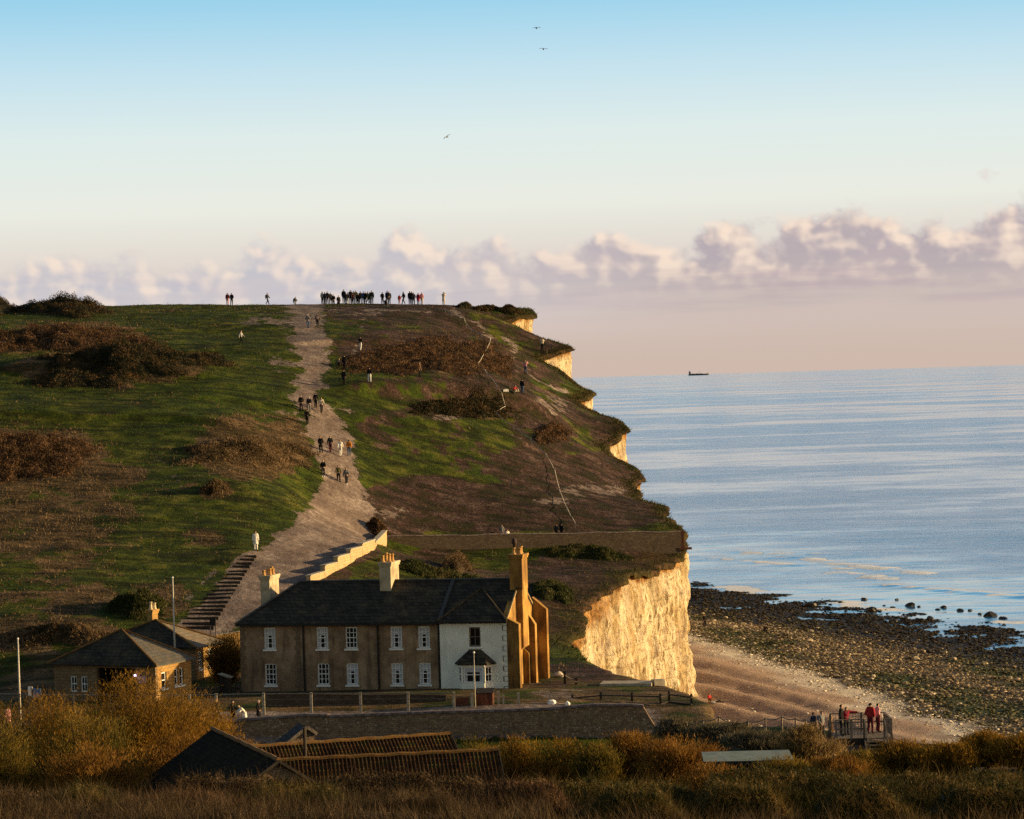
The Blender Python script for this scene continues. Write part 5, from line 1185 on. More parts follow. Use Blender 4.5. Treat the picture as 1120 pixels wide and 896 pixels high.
X, Y, s = scatter(26000, -6, 58); n = len(X)
dk = sstep(34, 24, s+6*RNG.normal(size=n)); pal = RNG.random(n)
ca = np.array([.24, .18, .11]); cb = np.array([.46, .37, .26]); cg = np.array([.05, .055, .018]); cd = np.array([.022, .017, .012])
tone = ca*(.5+.9*RNG.random((n, 1))); tone = np.where(pal[:, None] > .86, cb*(.8+.5*RNG.random((n, 1))), tone)
gr = sstep(.0, .3, fbm(X/16, Y/18, 0, 3, 59)+.15*RNG.normal(size=n))[:, None]; tone = tone*(1-gr*.85)+cg*gr*.85
tone = tone*(1-dk[:, None])+cd*(.6+RNG.random((n, 1)))*dk[:, None]
rubble('foreshore_rubble', 'brown and weed covered rubble of the foreshore', X, Y, .09+.26*RNG.random(n)**3, tone)
X, Y, s = scatter(9000, 52, 66); n = len(X); w_ = np.exp(-((s-58.5)/3.0)**2)+.05; ok = RNG.random(n) < w_; X, Y = X[ok], Y[ok]; n = len(X)
rubble('chalk_pebbles', 'line of pale chalk pebbles between the rubble and the shingle', X, Y, .09+.17*RNG.random(n)**2, np.array([.60, .53, .44])*(.6+.6*RNG.random((n, 1))))
X, Y, s = scatter(500, 66, 100); n = len(X)
rubble('chalk_stones', 'scattered pale chalk stones lying on the shingle', X, Y, .08+.16*RNG.random(n)**2, np.array([.58, .52, .44])*(.6+.6*RNG.random((n, 1))))
ROCKS = []
for k in range(5):
    me = rockmesh('boulder', 31+k, 2, .62); me.materials.append(None); ROCKS.append(me)
wet = mottled('weedy_wet_rock', [(.012, .009, .006), (.03, .022, .014)], 1.5, .5, .5, world=True); pale = mottled('weathered_chalk_rock', [(.16, .125, .075), (.32, .26, .18), (.44, .37, .27)], 1.2, .9, .5, world=True)
def boulder(X, Y, r, mat, label, group, k):
    o = bpy.data.objects.new('boulder', ROCKS[k % 5]); COL.objects.link(o); o.location = (X, Y, max(-.1, float(HB(np.array([X]), np.array([Y]))[0]))+r*.1); o.scale = (r, r*.9, r)
    o.rotation_euler = (0, 0, k*1.7); o.material_slots[0].link = 'OBJECT'; o.material_slots[0].material = mat; tag(o, label, 'boulder', group)
WET = [(887, 663, 1.5), (908, 661, .7), (945, 655, .8), (954, 668, 1.5), (967, 662, .5), (976, 664, .7), (981, 655, .55), (995, 662, 1.3), (1005, 663, .6), (989, 678, 1.0), (977, 680, 1.1), (1006, 680, 1.0), (1018, 678, 1.2), (1008, 671, .5), (1032, 664, .9), (1026, 666, .6), (1050, 667, .9), (1061, 667, .6), (1072, 671, .6), (1083, 673, 1.6), (1096, 676, 1.0), (1040, 690, .9), (940, 674, .9), (925, 668, .6)]
for k, (a, b, r) in enumerate(WET):
    d = ray(a, b); P = CAM+d*(-(CAM[2]-.1)/d[2]); boulder(P[0], P[1], r*.75, wet, 'dark weed covered boulder standing in the shallows off the beach', 'dark boulders in the shallows', k)
X, Y, s = scatter(110, 26, 57)
for k in range(len(X)): boulder(X[k], Y[k], .28+.42*RNG.random()**2, pale, 'weathered pale boulder among the rubble of the foreshore', 'pale boulders on the foreshore', k)
# ------------------------------------------------------------------ gulls
gm = plain('gull_plumage', (.10, .09, .085), .8); gw = plain('gull_wing', (.05, .046, .045), .8)
for (px, py, Y, bank, yaw, L_) in ((587, 31, 420, .05, .2, 'highest of the three gulls, wings level in the blue sky'), (594.5, 54, 420, -.05, .1, 'gull gliding just below the highest gull'), (489, 150, 440, .55, -.3, 'lowest gull, banking alone over the hill')):
    p = at(px, py, Y); t = thing('gull', L_, 'bird', p); t.rotation_euler = (0, -bank, yaw)
    MB().tube([(0, -.34, 0), (0, -.28, .03), (0, -.12, .04), (0, .1, .03), (0, .3, .01), (0, .42, 0)], [.02, .06, .11, .10, .05, .07], 8).build('body', gm, t, True)
    for s_ in (-1, 1):
        m = MB(); v = [(0, -.12, .05), (0, .1, .05), (s_*.28, -.17, .17), (s_*.28, .05, .16), (s_*.62, .02, .06), (s_*.60, .10, .06)]
        v2 = [(a, b, c-.025) for a, b, c in v]; m.add(v+v2, [(0, 1, 3, 2), (2, 3, 5, 4), (6, 8, 9, 7), (8, 10, 11, 9), (0, 2, 8, 6), (2, 4, 10, 8), (1, 7, 9, 3), (3, 9, 11, 5), (4, 5, 11, 10), (0, 6, 7, 1)])
        m.build('wing', gw, t)
# ------------------------------------------------------------------ people
PM = {}
def cloth(name, c): 
    if name not in PM: PM[name] = plain(name, c, .85, .15, 0, .18, 7)
    return PM[name]
SKIN = mottled('skin', [(.42, .25, .17), (.52, .32, .22)], 4, .55, 0)
SKIN_D = mottled('brown_skin', [(.16, .085, .05), (.22, .12, .075)], 4, .55, 0)
CL = {'black': (.010, .010, .012), 'charcoal': (.025, .025, .03), 'navy': (.012, .018, .05), 'blue': (.05, .10, .28), 'jeans': (.05, .08, .16), 'white': (.72, .70, .67), 'cream': (.58, .50, .40), 'grey': (.16, .16, .17), 'pale grey': (.34, .34, .35),
      'red': (.38, .03, .03), 'crimson': (.30, .02, .05), 'pink': (.58, .28, .30), 'orange': (.55, .20, .02), 'olive': (.07, .065, .03), 'brown': (.08, .045, .025), 'tan': (.26, .17, .09), 'maroon': (.10, .02, .03), 'dark green': (.02, .04, .025)}
HAIR = {'black': (.012, .009, .008), 'brown': (.05, .026, .014), 'blond': (.34, .22, .09), 'grey': (.30, .29, .28), 'white': (.65, .63, .60), 'dark red': (.09, .025, .012)}
def J(**kw):
    """joints of a standing figure 1.74 m tall looking along -Y"""
    j = dict(pelvis=(0, 0, .95), spine=(0, .0, 1.13), chest=(0, 0, 1.33), neck=(0, 0, 1.50), head0=(0, -.012, 1.565), head1=(0, -.022, 1.645), head2=(0, -.012, 1.72),
             shL=(-.168, 0, 1.43), elL=(-.222, .03, 1.14), wrL=(-.23, -.07, .90), haL=(-.228, -.10, .82), shR=(.168, 0, 1.43), elR=(.222, .03, 1.14), wrR=(.23, -.07, .90), haR=(.228, -.10, .82),
             hiL=(-.09, 0, .90), knL=(-.10, -.015, .49), anL=(-.10, .02, .085), toL=(-.115, -.15, .035), hiR=(.09, 0, .90), knR=(.10, -.015, .49), anR=(.10, .02, .085), toR=(.115, -.15, .035))
    j.update(kw); return j
POSE = {
 'stand': J(),
 'pockets': J(elL=(-.26, .08, 1.16), wrL=(-.19, -.08, .98), haL=(-.16, -.12, .94), elR=(.26, .08, 1.16), wrR=(.19, -.08, .98), haR=(.16, -.12, .94), knR=(.13, -.04, .49), anR=(.16, .0, .085), toR=(.20, -.16, .035)),
 'walk': J(knL=(-.09, -.20, .53), anL=(-.09, -.26, .12), toL=(-.09, -.42, .10), knR=(.09, .05, .50), anR=(.09, .30, .14), toR=(.09, .19, .035), elL=(-.24, .16, 1.17), wrL=(-.24, .16, .93), haL=(-.24, .13, .85), elR=(.24, -.10, 1.16), wrR=(.23, -.30, 1.02), haR=(.22, -.37, .97)),
 'walk2': J(knR=(.09, -.17, .53), anR=(.09, -.20, .10), toR=(.09, -.36, .06), knL=(-.09, .04, .50), anL=(-.09, .27, .13), toL=(-.09, .16, .035), elR=(.25, .14, 1.17), wrR=(.25, .10, .93), haR=(.25, .06, .85), elL=(-.25, -.06, 1.15), wrL=(-.24, -.25, .99), haL=(-.23, -.32, .94)),
 'photo': J(elL=(-.27, -.20, 1.34), wrL=(-.09, -.36, 1.56), haL=(-.05, -.39, 1.62), elR=(.27, -.20, 1.34), wrR=(.09, -.36, 1.56), haR=(.05, -.39, 1.62)),
 'point': J(elR=(.45, -.12, 1.40), wrR=(.66, -.22, 1.40), haR=(.74, -.25, 1.40), elL=(-.29, .05, 1.17), wrL=(-.14, -.16, 1.10), haL=(-.08, -.19, 1.12)),
 'lean': J(spine=(0, -.08, 1.09), chest=(0, -.24, 1.23), neck=(0, -.36, 1.34), head0=(0, -.41, 1.385), head1=(0, -.46, 1.45), head2=(0, -.47, 1.52), shL=(-.18, -.28, 1.29), shR=(.18, -.28, 1.29), elL=(-.23, -.40, 1.06), wrL=(-.16, -.60, 1.02), haL=(-.12, -.67, 1.02), elR=(.23, -.40, 1.06), wrR=(.16, -.60, 1.02), haR=(.12, -.67, 1.02)),
 'sit': J(pelvis=(0, 0, .13), spine=(0, .02, .31), chest=(0, -.02, .50), neck=(0, -.05, .67), head0=(0, -.07, .735), head1=(0, -.085, .815), head2=(0, -.08, .89), shL=(-.168, -.03, .60), shR=(.168, -.03, .60), elL=(-.27, -.14, .36), wrL=(-.16, -.34, .36), haL=(-.11, -.40, .38), elR=(.27, -.14, .36), wrR=(.16, -.34, .36), haR=(.11, -.40, .38),
          hiL=(-.10, -.04, .12), knL=(-.15, -.40, .42), anL=(-.14, -.62, .08), toL=(-.15, -.78, .035), hiR=(.10, -.04, .12), knR=(.15, -.40, .42), anR=(.14, -.62, .08), toR=(.15, -.78, .035)),
 'crouch': J(pelvis=(0, .12, .38), spine=(0, .06, .54), chest=(0, -.08, .70), neck=(0, -.18, .84), head0=(0, -.22, .895), head1=(0, -.26, .965), head2=(0, -.26, 1.04), shL=(-.18, -.10, .79), shR=(.18, -.10, .79), elL=(-.25, -.24, .58), wrL=(-.15, -.44, .52), haL=(-.10, -.50, .50), elR=(.25, -.24, .58), wrR=(.15, -.44, .52), haR=(.10, -.50, .50),
             hiL=(-.10, .10, .36), knL=(-.17, -.30, .50), anL=(-.14, -.04, .085), toL=(-.16, -.20, .035), hiR=(.10, .10, .36), knR=(.17, -.30, .50), anR=(.14, -.04, .085), toR=(.16, -.20, .035)),
 'lie': J(pelvis=(0, 0, .13), spine=(0, .18, .14), chest=(0, .37, .15), neck=(0, .54, .16), head0=(0, .60, .16), head1=(0, .69, .16), head2=(0, .76, .15), shL=(-.18, .46, .13), shR=(.18, .46, .13), elL=(-.32, .28, .10), wrL=(-.34, .04, .09), haL=(-.34, -.04, .09), elR=(.32, .28, .10), wrR=(.34, .04, .09), haR=(.34, -.04, .09),
          hiL=(-.09, -.06, .12), knL=(-.13, -.42, .32), anL=(-.12, -.72, .09), toL=(-.12, -.86, .12), hiR=(.09, -.06, .12), knR=(.10, -.48, .13), anR=(.11, -.88, .08), toR=(.12, -.95, .2))}
EDG = [('pelvis', 'spine'), ('spine', 'chest'), ('chest', 'neck'), ('neck', 'head0'), ('head0', 'head1'), ('head1', 'head2')]
for s_ in 'LR': EDG += [('chest', 'sh'+s_), ('sh'+s_, 'el'+s_), ('el'+s_, 'wr'+s_), ('wr'+s_, 'ha'+s_), ('pelvis', 'hi'+s_), ('hi'+s_, 'kn'+s_), ('kn'+s_, 'an'+s_), ('an'+s_, 'to'+s_)]
RAD = dict(pelvis=(.15, .115), spine=(.135, .10), chest=(.16, .115), neck=(.055, .055), head0=(.07, .08), head1=(.085, .10), head2=(.06, .07), sh=(.07, .07), el=(.048, .048), wr=(.033, .033), ha=(.038, .022), hi=(.095, .10), kn=(.064, .066), an=(.043, .048), to=(.042, .035))
def figure(pose):
    j = POSE[pose]; names = list(j); ix = {n: i for i, n in enumerate(names)}
    me = bpy.data.meshes.new('figure'); me.from_pydata([j[n] for n in names], [(ix[a], ix[b]) for a, b in EDG], []); me.update()
    o = bpy.data.objects.new('figure', me); COL.objects.link(o)
    o.modifiers.new('skin', 'SKIN'); sb = o.modifiers.new('sub', 'SUBSURF'); sb.levels = 1; sb.render_levels = 1
    for n in names:
        r = RAD[n] if n in RAD else RAD[n[:2]]; me.skin_vertices[0].data[ix[n]].radius = r
    me.skin_vertices[0].data[ix['pelvis']].use_root = True
    dg = bpy.context.evaluated_depsgraph_get(); dg.update(); ev = o.evaluated_get(dg); m2 = bpy.data.meshes.new_from_object(ev)
    V_ = np.array([v.co for v in m2.vertices]); N_ = np.array([v.normal for v in m2.vertices]); Fs_ = [list(p.vertices) for p in m2.polygons]
    bpy.data.objects.remove(o); bpy.data.meshes.remove(me)
    # nearest bone per vertex
    A = np.array([j[a] for a, b in EDG]); B = np.array([j[b] for a, b in EDG]); d = B-A
    t = np.clip(((V_[:, None]-A[None])*d[None]).sum(-1)/(d*d).sum(-1)[None], 0, 1); D = np.linalg.norm(V_[:, None]-A[None]-t[..., None]*d[None], axis=-1)
    bone = D.argmin(1)
    kinds = []
    for a, b in EDG:
        k = 'jacket'
        if a in ('neck', 'head0', 'head1') or b == 'neck' and False: k = 'head'
        if b[:2] == 'ha': k = 'hand'
        if a[:2] in ('hi', 'kn') or b[:2] == 'hi': k = 'trousers'
        if b[:2] == 'to': k = 'shoes'
        kinds.append(k)
    kv = [kinds[b] for b in bone]
    def part(k, off, extra=None):
        fs = [f for f in Fs_ if sum(1 for v in f if kv[v] == k or (extra and extra(v))) >= max(2, len(f)-1)]
        u = sorted({v for f in fs for v in f}); mp = {v: i for i, v in enumerate(u)}
        m = bpy.data.meshes.new(k); m.from_pydata([tuple(V_[v]+N_[v]*off) for v in u], [], [[mp[v] for v in f] for f in fs]); m.update(); m.polygons.foreach_set('use_smooth', np.ones(len(m.polygons), bool)); m.materials.append(None); return m
    # body with fingers and nose
    bv = [tuple(v) for v in V_]; bf = [list(f) for f in Fs_]
    for s_ in 'LR':
        w = Vector(j['wr'+s_]); h = Vector(j['ha'+s_]); dr = (h-w).normalized(); side = Vector((1, 0, 0)) if abs(dr.x) < .8 else Vector((0, 1, 0)); nn = dr.cross(side).normalized()
        for q in range(5):
            if q < 4: b0 = h+side*(q-1.5)*.019; ln = (.062, .075, .078, .058)[q]; dd = dr
            else: b0 = w.lerp(h, .55)+side*(.034 if s_ == 'L' else -.034); ln = .06; dd = (dr+side*(.7 if s_ == 'L' else -.7)).normalized()
            tb = MB(); tb.tube([b0-dd*.01, b0+dd*ln*.5+nn*.004, b0+dd*ln+nn*.016], [.0095, .0088, .006], 5)
            b_ = len(bv); bv += tb.v; bf += [[i+b_ for i in f] for f in tb.f]
    h1 = Vector(j['head1']); hd = (Vector(j['head2'])-Vector(j['head0'])).normalized(); fc = Vector((0, -1, 0)); fc = (fc-hd*fc.dot(hd)).normalized() if pose != 'lie' else Vector((0, 0, 1))
    rtv = hd.cross(fc); b_ = len(bv); c_ = h1+fc*.088
    bv += [tuple(c_+hd*.03), tuple(c_-hd*.012+rtv*.014), tuple(c_-hd*.012-rtv*.014), tuple(c_-hd*.012+fc*.026)]; bf += [[b_, b_+1, b_+3], [b_, b_+3, b_+2], [b_+1, b_+2, b_+3]]
    bm_ = bpy.data.meshes.new('person'); bm_.from_pydata(bv, [], bf); bm_.update(); bm_.polygons.foreach_set('use_smooth', np.ones(len(bm_.polygons), bool)); bm_.materials.append(None)
    hc = np.array(h1); fcv = np.array(fc); hdv = np.array(hd)
    def ishair(v):
        if kv[v] != 'head': return False
        q = V_[v]-hc; return q@hdv > .035 or (q@fcv < .005 and q@hdv > -.05)
    hv = [ishair(i) for i in range(len(V_))]
    fs = [f for f in Fs_ if all(hv[v] for v in f)]; u = sorted({v for f in fs for v in f}); mp = {v: i for i, v in enumerate(u)}
    hm = bpy.data.meshes.new('hair'); hm.from_pydata([tuple(V_[v]+N_[v]*.022) for v in u], [], [[mp[v] for v in f] for f in fs]); hm.update(); hm.polygons.foreach_set('use_smooth', np.ones(len(hm.polygons), bool)); hm.materials.append(None)
    return {'body': bm_, 'jacket': part('jacket', .028), 'trousers': part('trousers', .016), 'shoes': part('shoes', .014), 'hair': hm}
FIG = {k: figure(k) for k in POSE}
def coat_mesh():
    m = MB(); vs = []; n = 12
    for z, rx, ry in ((1.02, .175, .14), (.85, .20, .165), (.62, .235, .20), (.60, .22, .185), (.85, .18, .14)):
        for k in range(n): a = 2*PI*k/n; vs.append((rx*math.cos(a), ry*math.sin(a), z))
    fs = [(i*n+k, i*n+(k+1) % n, (i+1)*n+(k+1) % n, (i+1)*n+k) for i in range(4) for k in range(n)]
    m.add(vs, fs); me = bpy.data.meshes.new('coat_skirt'); me.from_pydata(m.v, [], m.f); me.update(); me.materials.append(None); return me
COAT = coat_mesh()
def bag_mesh():
    bm = bmesh.new(); bmesh.ops.create_cube(bm, size=1)
    for v in bm.verts: v.co = Vector((v.co.x*.28, v.co.y*.16, v.co.z*.42))
    bmesh.ops.bevel(bm, geom=bm.edges[:], offset=.05, segments=2, affect='EDGES'); me = bpy.data.meshes.new('backpack'); bm.to_mesh(me); bm.free(); me.materials.append(None); return me
BAG = bag_mesh()
def slot(o, m): o.material_slots[0].link = 'OBJECT'; o.material_slots[0].material = m
def person(pos, pose, rz, top, bottom, hair, label, scale=1.0, coat=False, bag=None, shoes='black', dark=False, group=None):
    f = FIG[pose]; o = bpy.data.objects.new('person', f['body']); COL.objects.link(o); o.location = pos; o.rotation_euler = (0, 0, rz); o.scale = (scale,)*3
    slot(o, SKIN_D if dark else SKIN); tag(o, label, 'person', group)
    for k, m in (('jacket', cloth(top.replace(' ', '_')+'_cloth', CL[top])), ('trousers', cloth(bottom.replace(' ', '_')+'_cloth', CL[bottom])), ('shoes', cloth(shoes.replace(' ', '_')+'_cloth', CL[shoes])), ('hair', cloth('hair_'+hair.replace(' ', '_'), HAIR[hair]))):
        c = bpy.data.objects.new(k, f[k]); COL.objects.link(c); c.parent = o; slot(c, m)
    if coat: c = bpy.data.objects.new('coat_skirt', COAT); COL.objects.link(c); c.parent = o; slot(c, cloth(top.replace(' ', '_')+'_cloth', CL[top]))
    if bag: c = bpy.data.objects.new('backpack', BAG); COL.objects.link(c); c.parent = o; c.location = (0, .22, 1.25); slot(c, cloth(bag.replace(' ', '_')+'_cloth', CL[bag]))
    return o
AW = PI  # facing away from the camera
G1 = 'walkers gathered on the brow of the hill'
def sky_(px, back=0):
    c = crest(px)
    if back: y = c.y-back; x = c.x*y/c.y; c = Vector((x, y, float(H(np.array([x]), np.array([y]))[0])))
    return c
SKYL = [(249, 0, 'stand', AW, 'maroon', 'pink', 'brown', 'left person of the lone pair on the skyline, bare legs and maroon top', {}), (253.6, 0, 'pockets', AW, 'black', 'black', 'black', 'right person of the lone pair on the skyline, all in black', {}),
 (292.6, 0, 'walk', 1.2, 'charcoal', 'black', 'brown', 'solitary dark figure with a backpack on the skyline above the left grass', dict(bag='black')), (322, 0, 'crouch', .9, 'black', 'pale grey', 'black', 'person crouching alone on the skyline where the path meets the brow', {}),
 (352.7, 0, 'stand', 2.6, 'pale grey', 'charcoal', 'brown', 'leftmost of the crowd on the brow, in a pale grey top', {}), (358.2, 0, 'stand', AW, 'black', 'navy', 'black', 'dark figure second from the left in the crowd on the brow', {}), (361.6, 2, 'pockets', 3.5, 'charcoal', 'black', 'brown', 'charcoal clad figure third from the left in the crowd on the brow', {}),
 (364.8, 16, 'walk', 0, 'black', 'black', 'black', 'black clad walker just below the left end of the crowd', {}), (370.4, 20, 'walk2', .3, 'black', 'charcoal', 'brown', 'walker in a long black coat below the left end of the crowd', dict(coat=True)),
 (376.2, 0, 'stand', AW, 'black', 'navy', 'brown', 'tall dark figure at the left of the main cluster on the brow', dict(scale=1.12)), (380.5, 3, 'pockets', 2.8, 'navy', 'pale grey', 'black', 'figure in navy with pale trousers in the main cluster on the brow', {}), (383.7, 0, 'photo', AW, 'black', 'black', 'black', 'dark figure holding up a phone in the main cluster on the brow', dict(scale=1.1)),
 (387.2, 1, 'stand', 3.4, 'charcoal', 'jeans', 'brown', 'charcoal jacket and jeans in the middle of the main cluster on the brow', dict(scale=1.08)), (391.6, 4, 'stand', 2.9, 'black', 'black', 'black', 'stocky black figure in the middle of the main cluster on the brow', dict(coat=True)), (394.5, 0, 'pockets', AW, 'brown', 'black', 'brown', 'figure in a brown jacket in the main cluster on the brow', {}),
 (397.8, 2, 'stand', 3.0, 'blue', 'navy', 'brown', 'figure in a blue jacket towards the right of the main cluster', {}), (402.5, 0, 'walk', 1.4, 'black', 'charcoal', 'black', 'dark strider at the right of the main cluster on the brow', {}), (407, 1, 'stand', AW, 'charcoal', 'pale grey', 'grey', 'tall figure with pale legs ending the main cluster on the right', dict(scale=1.14)),
 (418.5, 2, 'pockets', 2.7, 'black', 'black', 'brown', 'black figure left of the pushchair group on the brow', {}), (422.5, 6, 'lean', 1.4, 'charcoal', 'black', 'black', 'figure bending over the pushchair on the brow', {}), (426, 2, 'stand', 3.4, 'charcoal', 'jeans', 'grey', 'grey haired figure right of the pushchair on the brow', dict(scale=1.08)),
 (437, 0, 'stand', AW, 'red', 'pink', 'black', 'child in a red top on the skyline', dict(scale=.82)), (441.5, 0, 'walk2', -1.2, 'black', 'black', 'black', 'dark figure beside the child in red on the skyline', dict(scale=1.05)), (448.5, 0, 'stand', AW, 'black', 'navy', 'brown', 'left one of the four close together at the right end of the crowd', dict(scale=1.1)),
 (452.6, 2, 'pockets', 3.3, 'charcoal', 'black', 'black', 'charcoal figure second in the four at the right end of the crowd', dict(scale=1.05)), (457.6, 1, 'stand', 2.8, 'crimson', 'black', 'brown', 'figure in a long crimson coat at the right end of the crowd', dict(coat=True)), (461.6, 0, 'stand', AW, 'pink', 'cream', 'blond', 'figure in pale pink ending the crowd on the right', {}),
 (485.4, 2, 'photo', 2.9, 'cream', 'cream', 'brown', 'woman in a cream dress with raised arms alone on the brow near the cliff', dict(coat=True, scale=1.08))]
SKYL += [(355.4, 1, 'stand', 2.4, 'navy', 'black', 'black', 'navy clad figure between the pale grey one and the next in the crowd', {}), (378.6, 5, 'stand', 3.3, 'black', 'jeans', 'black', 'figure in black and jeans tucked in the left of the main cluster', {}), (385.6, 4, 'pockets', 2.6, 'maroon', 'black', 'brown', 'maroon jacket half hidden in the main cluster on the brow', {}),
 (389.4, 0, 'stand', AW, 'olive', 'black', 'grey', 'olive jacket behind the middle of the main cluster', dict(scale=1.1)), (399.9, 3, 'stand', 2.9, 'black', 'black', 'blond', 'fair haired figure in black at the right of the main cluster', {}), (404.7, 2, 'pockets', 3.6, 'dark green', 'black', 'brown', 'dark green jacket between the strider and the tall figure', {}), (423.9, 0, 'stand', AW, 'navy', 'black', 'brown', 'navy figure standing behind the pushchair on the brow', dict(scale=1.1)), (450.7, 0, 'stand', AW, 'black', 'black', 'brown', 'black figure wedged into the four at the right end of the crowd', dict(scale=1.08))]
for px, bk, po, rzv, a, b, h, L_, kw in SKYL:
    kw = dict(kw); kw['scale'] = kw.get('scale', 1.0)*1.12; person(sky_(px, bk), po, rzv, a, b, h, L_, group=G1 if 350 < px < 470 else None, **kw)
HILL = [(263.9, 377.5, 'walk', 1.3, 'pale grey', 'black', 'brown', 'lone walker in a pale top and dark trousers on the left grass', dict(bag='charcoal')), (337, 359.5, 'walk', .1, 'grey', 'jeans', 'white', 'walker in a grey jacket and jeans at the top of the chalk path', {}), (347.5, 359, 'walk2', AW, 'brown', 'charcoal', 'black', 'brown jacketed walker with a pale pack at the top of the path', dict(bag='pale grey')),
 (394.3, 384.5, 'walk2', 2.8, 'black', 'white', 'black', 'person in a black coat and white trousers on the upper side trail', {}), (370.6, 401, 'sit', .6, 'charcoal', 'black', 'brown', 'person sitting on the side trail beside a standing figure in black', {}), (377, 405.5, 'stand', AW, 'black', 'black', 'black', 'person in black standing on the side trail beside the sitter', {}), (376.3, 421.5, 'stand', 2.9, 'black', 'black', 'brown', 'figure in a long black coat standing at the end of the side trail', dict(coat=True)),
 (404.5, 421.5, 'pockets', AW, 'black', 'white', 'black', 'person with black top and white trousers on the green right of the path', {}), (459.2, 413, 'stand', 1.0, 'brown', 'black', 'brown', 'lone brown clad figure in front of the russet scrub patch', {}),
 (329.6, 451, 'pockets', 0, 'black', 'charcoal', 'grey', 'grey haired person in black at the left of the group halfway up the path', {}), (338.3, 452, 'walk', 0, 'charcoal', 'grey', 'white', 'white haired walker in the group halfway up the path', {}), (345.5, 447.5, 'walk2', AW, 'black', 'black', 'black', 'black clad walker climbing behind the group halfway up the path', {}), (351.8, 454.5, 'walk', .2, 'cream', 'charcoal', 'brown', 'walker in a cream jacket at the right of the group halfway up the path', {}), (336, 465.5, 'walk2', AW, 'black', 'black', 'brown', 'dark walker just below the group halfway up the path', dict(shoes='white')),
 (351, 496, 'pockets', 0, 'black', 'black', 'grey', 'stout person in black at the left of the four on the lower path', dict(coat=True)), (361.4, 495, 'walk', .2, 'charcoal', 'maroon', 'brown', 'person in maroon trousers second of the four on the lower path', {}), (372.5, 500, 'walk2', AW, 'white', 'white', 'blond', 'person all in white walking on the lower path', {}), (382, 499.5, 'walk', AW, 'orange', 'jeans', 'brown', 'walker in a bright orange jacket on the lower path', {}),
 (353.7, 522, 'walk', 0, 'black', 'charcoal', 'white', 'white haired walker in black and white shoes, lower left on the path', dict(shoes='white')), (370.4, 528.5, 'walk2', .3, 'olive', 'black', 'brown', 'walker in an olive jacket, left of the lowest pair on the path', {}), (379, 530.5, 'walk', .2, 'grey', 'charcoal', 'blond', 'fair haired walker in grey, right of the lowest pair on the path', dict(shoes='white')),
 (280, 603, 'stand', .2, 'white', 'white', 'brown', 'woman in a long white coat at the top of the hill steps', dict(coat=True, bag='black')),
 (593.3, 384.5, 'photo', AW, 'cream', 'black', 'brown', 'person in a pale top on the promontory near the farthest chalk faces', {}), (575, 410, 'photo', 2.8, 'pink', 'jeans', 'blond', 'person in a pale pink top and jeans on the worn cliff top trail', {}), (571.3, 431, 'stand', 2.7, 'black', 'jeans', 'black', 'person in black standing beside the picnic on the bank', {}), (563.5, 430.5, 'sit', .5, 'red', 'cream', 'brown', 'person in red sitting on the grass beside the standing figure in black', {})]
for px, py, po, rzv, a, b, h, L_, kw in HILL:
    kw = dict(kw); kw.setdefault('scale', 1.14); person(ground(px, py, 262, 500), po, rzv, a, b, h, L_, **kw)
def yat(px, Y, dz=0.0):
    d = ray(px, 600); X = d[0]*Y/d[1]; return Vector((X, Y, float(H(np.array([X]), np.array([Y]))[0])+dz))
def behind(px, pyhead, hgt, Y):  # someone behind a wall whose head top is seen
    p = at(px, pyhead, Y); return Vector((p[0], Y, p[2]-hgt))
for px, ph, dy, po, rzv, a, b, h, L_, kw in [(538.8, 572.5, 1.2, 'stand', .3, 'black', 'black', 'brown', 'leftmost of the three people behind the hillside wall, dressed in black', {}), (548.7, 574, 1.0, 'pockets', .2, 'grey', 'jeans', 'brown', 'middle of the three people behind the hillside wall, in a grey jacket', {}), (555.4, 570.5, 1.3, 'stand', .5, 'white', 'jeans', 'blond', 'right one of the three people behind the hillside wall, in white', {}),
   (608.5, 573, 1.0, 'pockets', AW, 'charcoal', 'black', 'brown', 'left one of the dark pair behind the hillside wall near the rope', {}), (614, 572.5, 1.2, 'stand', 2.8, 'black', 'black', 'black', 'right one of the dark pair behind the hillside wall', {})]:
    Yw = 336+9*(px-421)/323+dy; g = yat(px, Yw); hp = behind(px, ph, 1.74, Yw); person(hp if abs(hp.z-g.z) < .7 else g, po, rzv, a, b, h, L_, **kw)
for px, Y, po, rzv, a, b, h, L_, kw in [(231.5, 224.5, 'stand', 1.2, 'black', 'black', 'brown', 'person in black by the railing post at the left end of the flint wall', {}), (249, 224, 'walk', 1.3, 'black', 'black', 'black', 'dark clad person leading the woman in white along the lane', dict(coat=True)), (262, 223.6, 'lean', -1.3, 'white', 'white', 'blond', 'person in a long white coat leaning forward on the lane', dict(coat=True)), (277.5, 224.2, 'pockets', 1.4, 'black', 'black', 'white', 'person in black with a white hat on the lane by the railing', dict(coat=True)), (3, 224, 'stand', 1.0, 'pink', 'brown', 'brown', 'person in a pale pink coat at the left edge of the picture by the railing', dict(coat=True))]:
    person(yat(px, Y), po, rzv, a, b, h, L_, **kw)
for px, ph, Y, po, rzv, a, b, h, L_, kw in [(884.3, 779, 186, 'stand', 1.0, 'navy', 'blue', 'black', 'person in navy with a blue skirt left of the beach platform', dict(coat=True)), (893.5, 778, 186, 'pockets', .8, 'grey', 'charcoal', 'black', 'person in a grey top with a pale pack, second on the way to the platform', dict(bag='pale grey')), (903.5, 783, 183, 'stand', 1.2, 'brown', 'black', 'blond', 'fair haired person in dark brown at the entrance of the platform', dict(coat=True))]:
    g = yat(px, Y); person(g, po, rzv, a, b, h, L_, scale=max(1.0, min(1.2, (at(px, ph, Y)[2]-g.z)/1.74)), **kw)
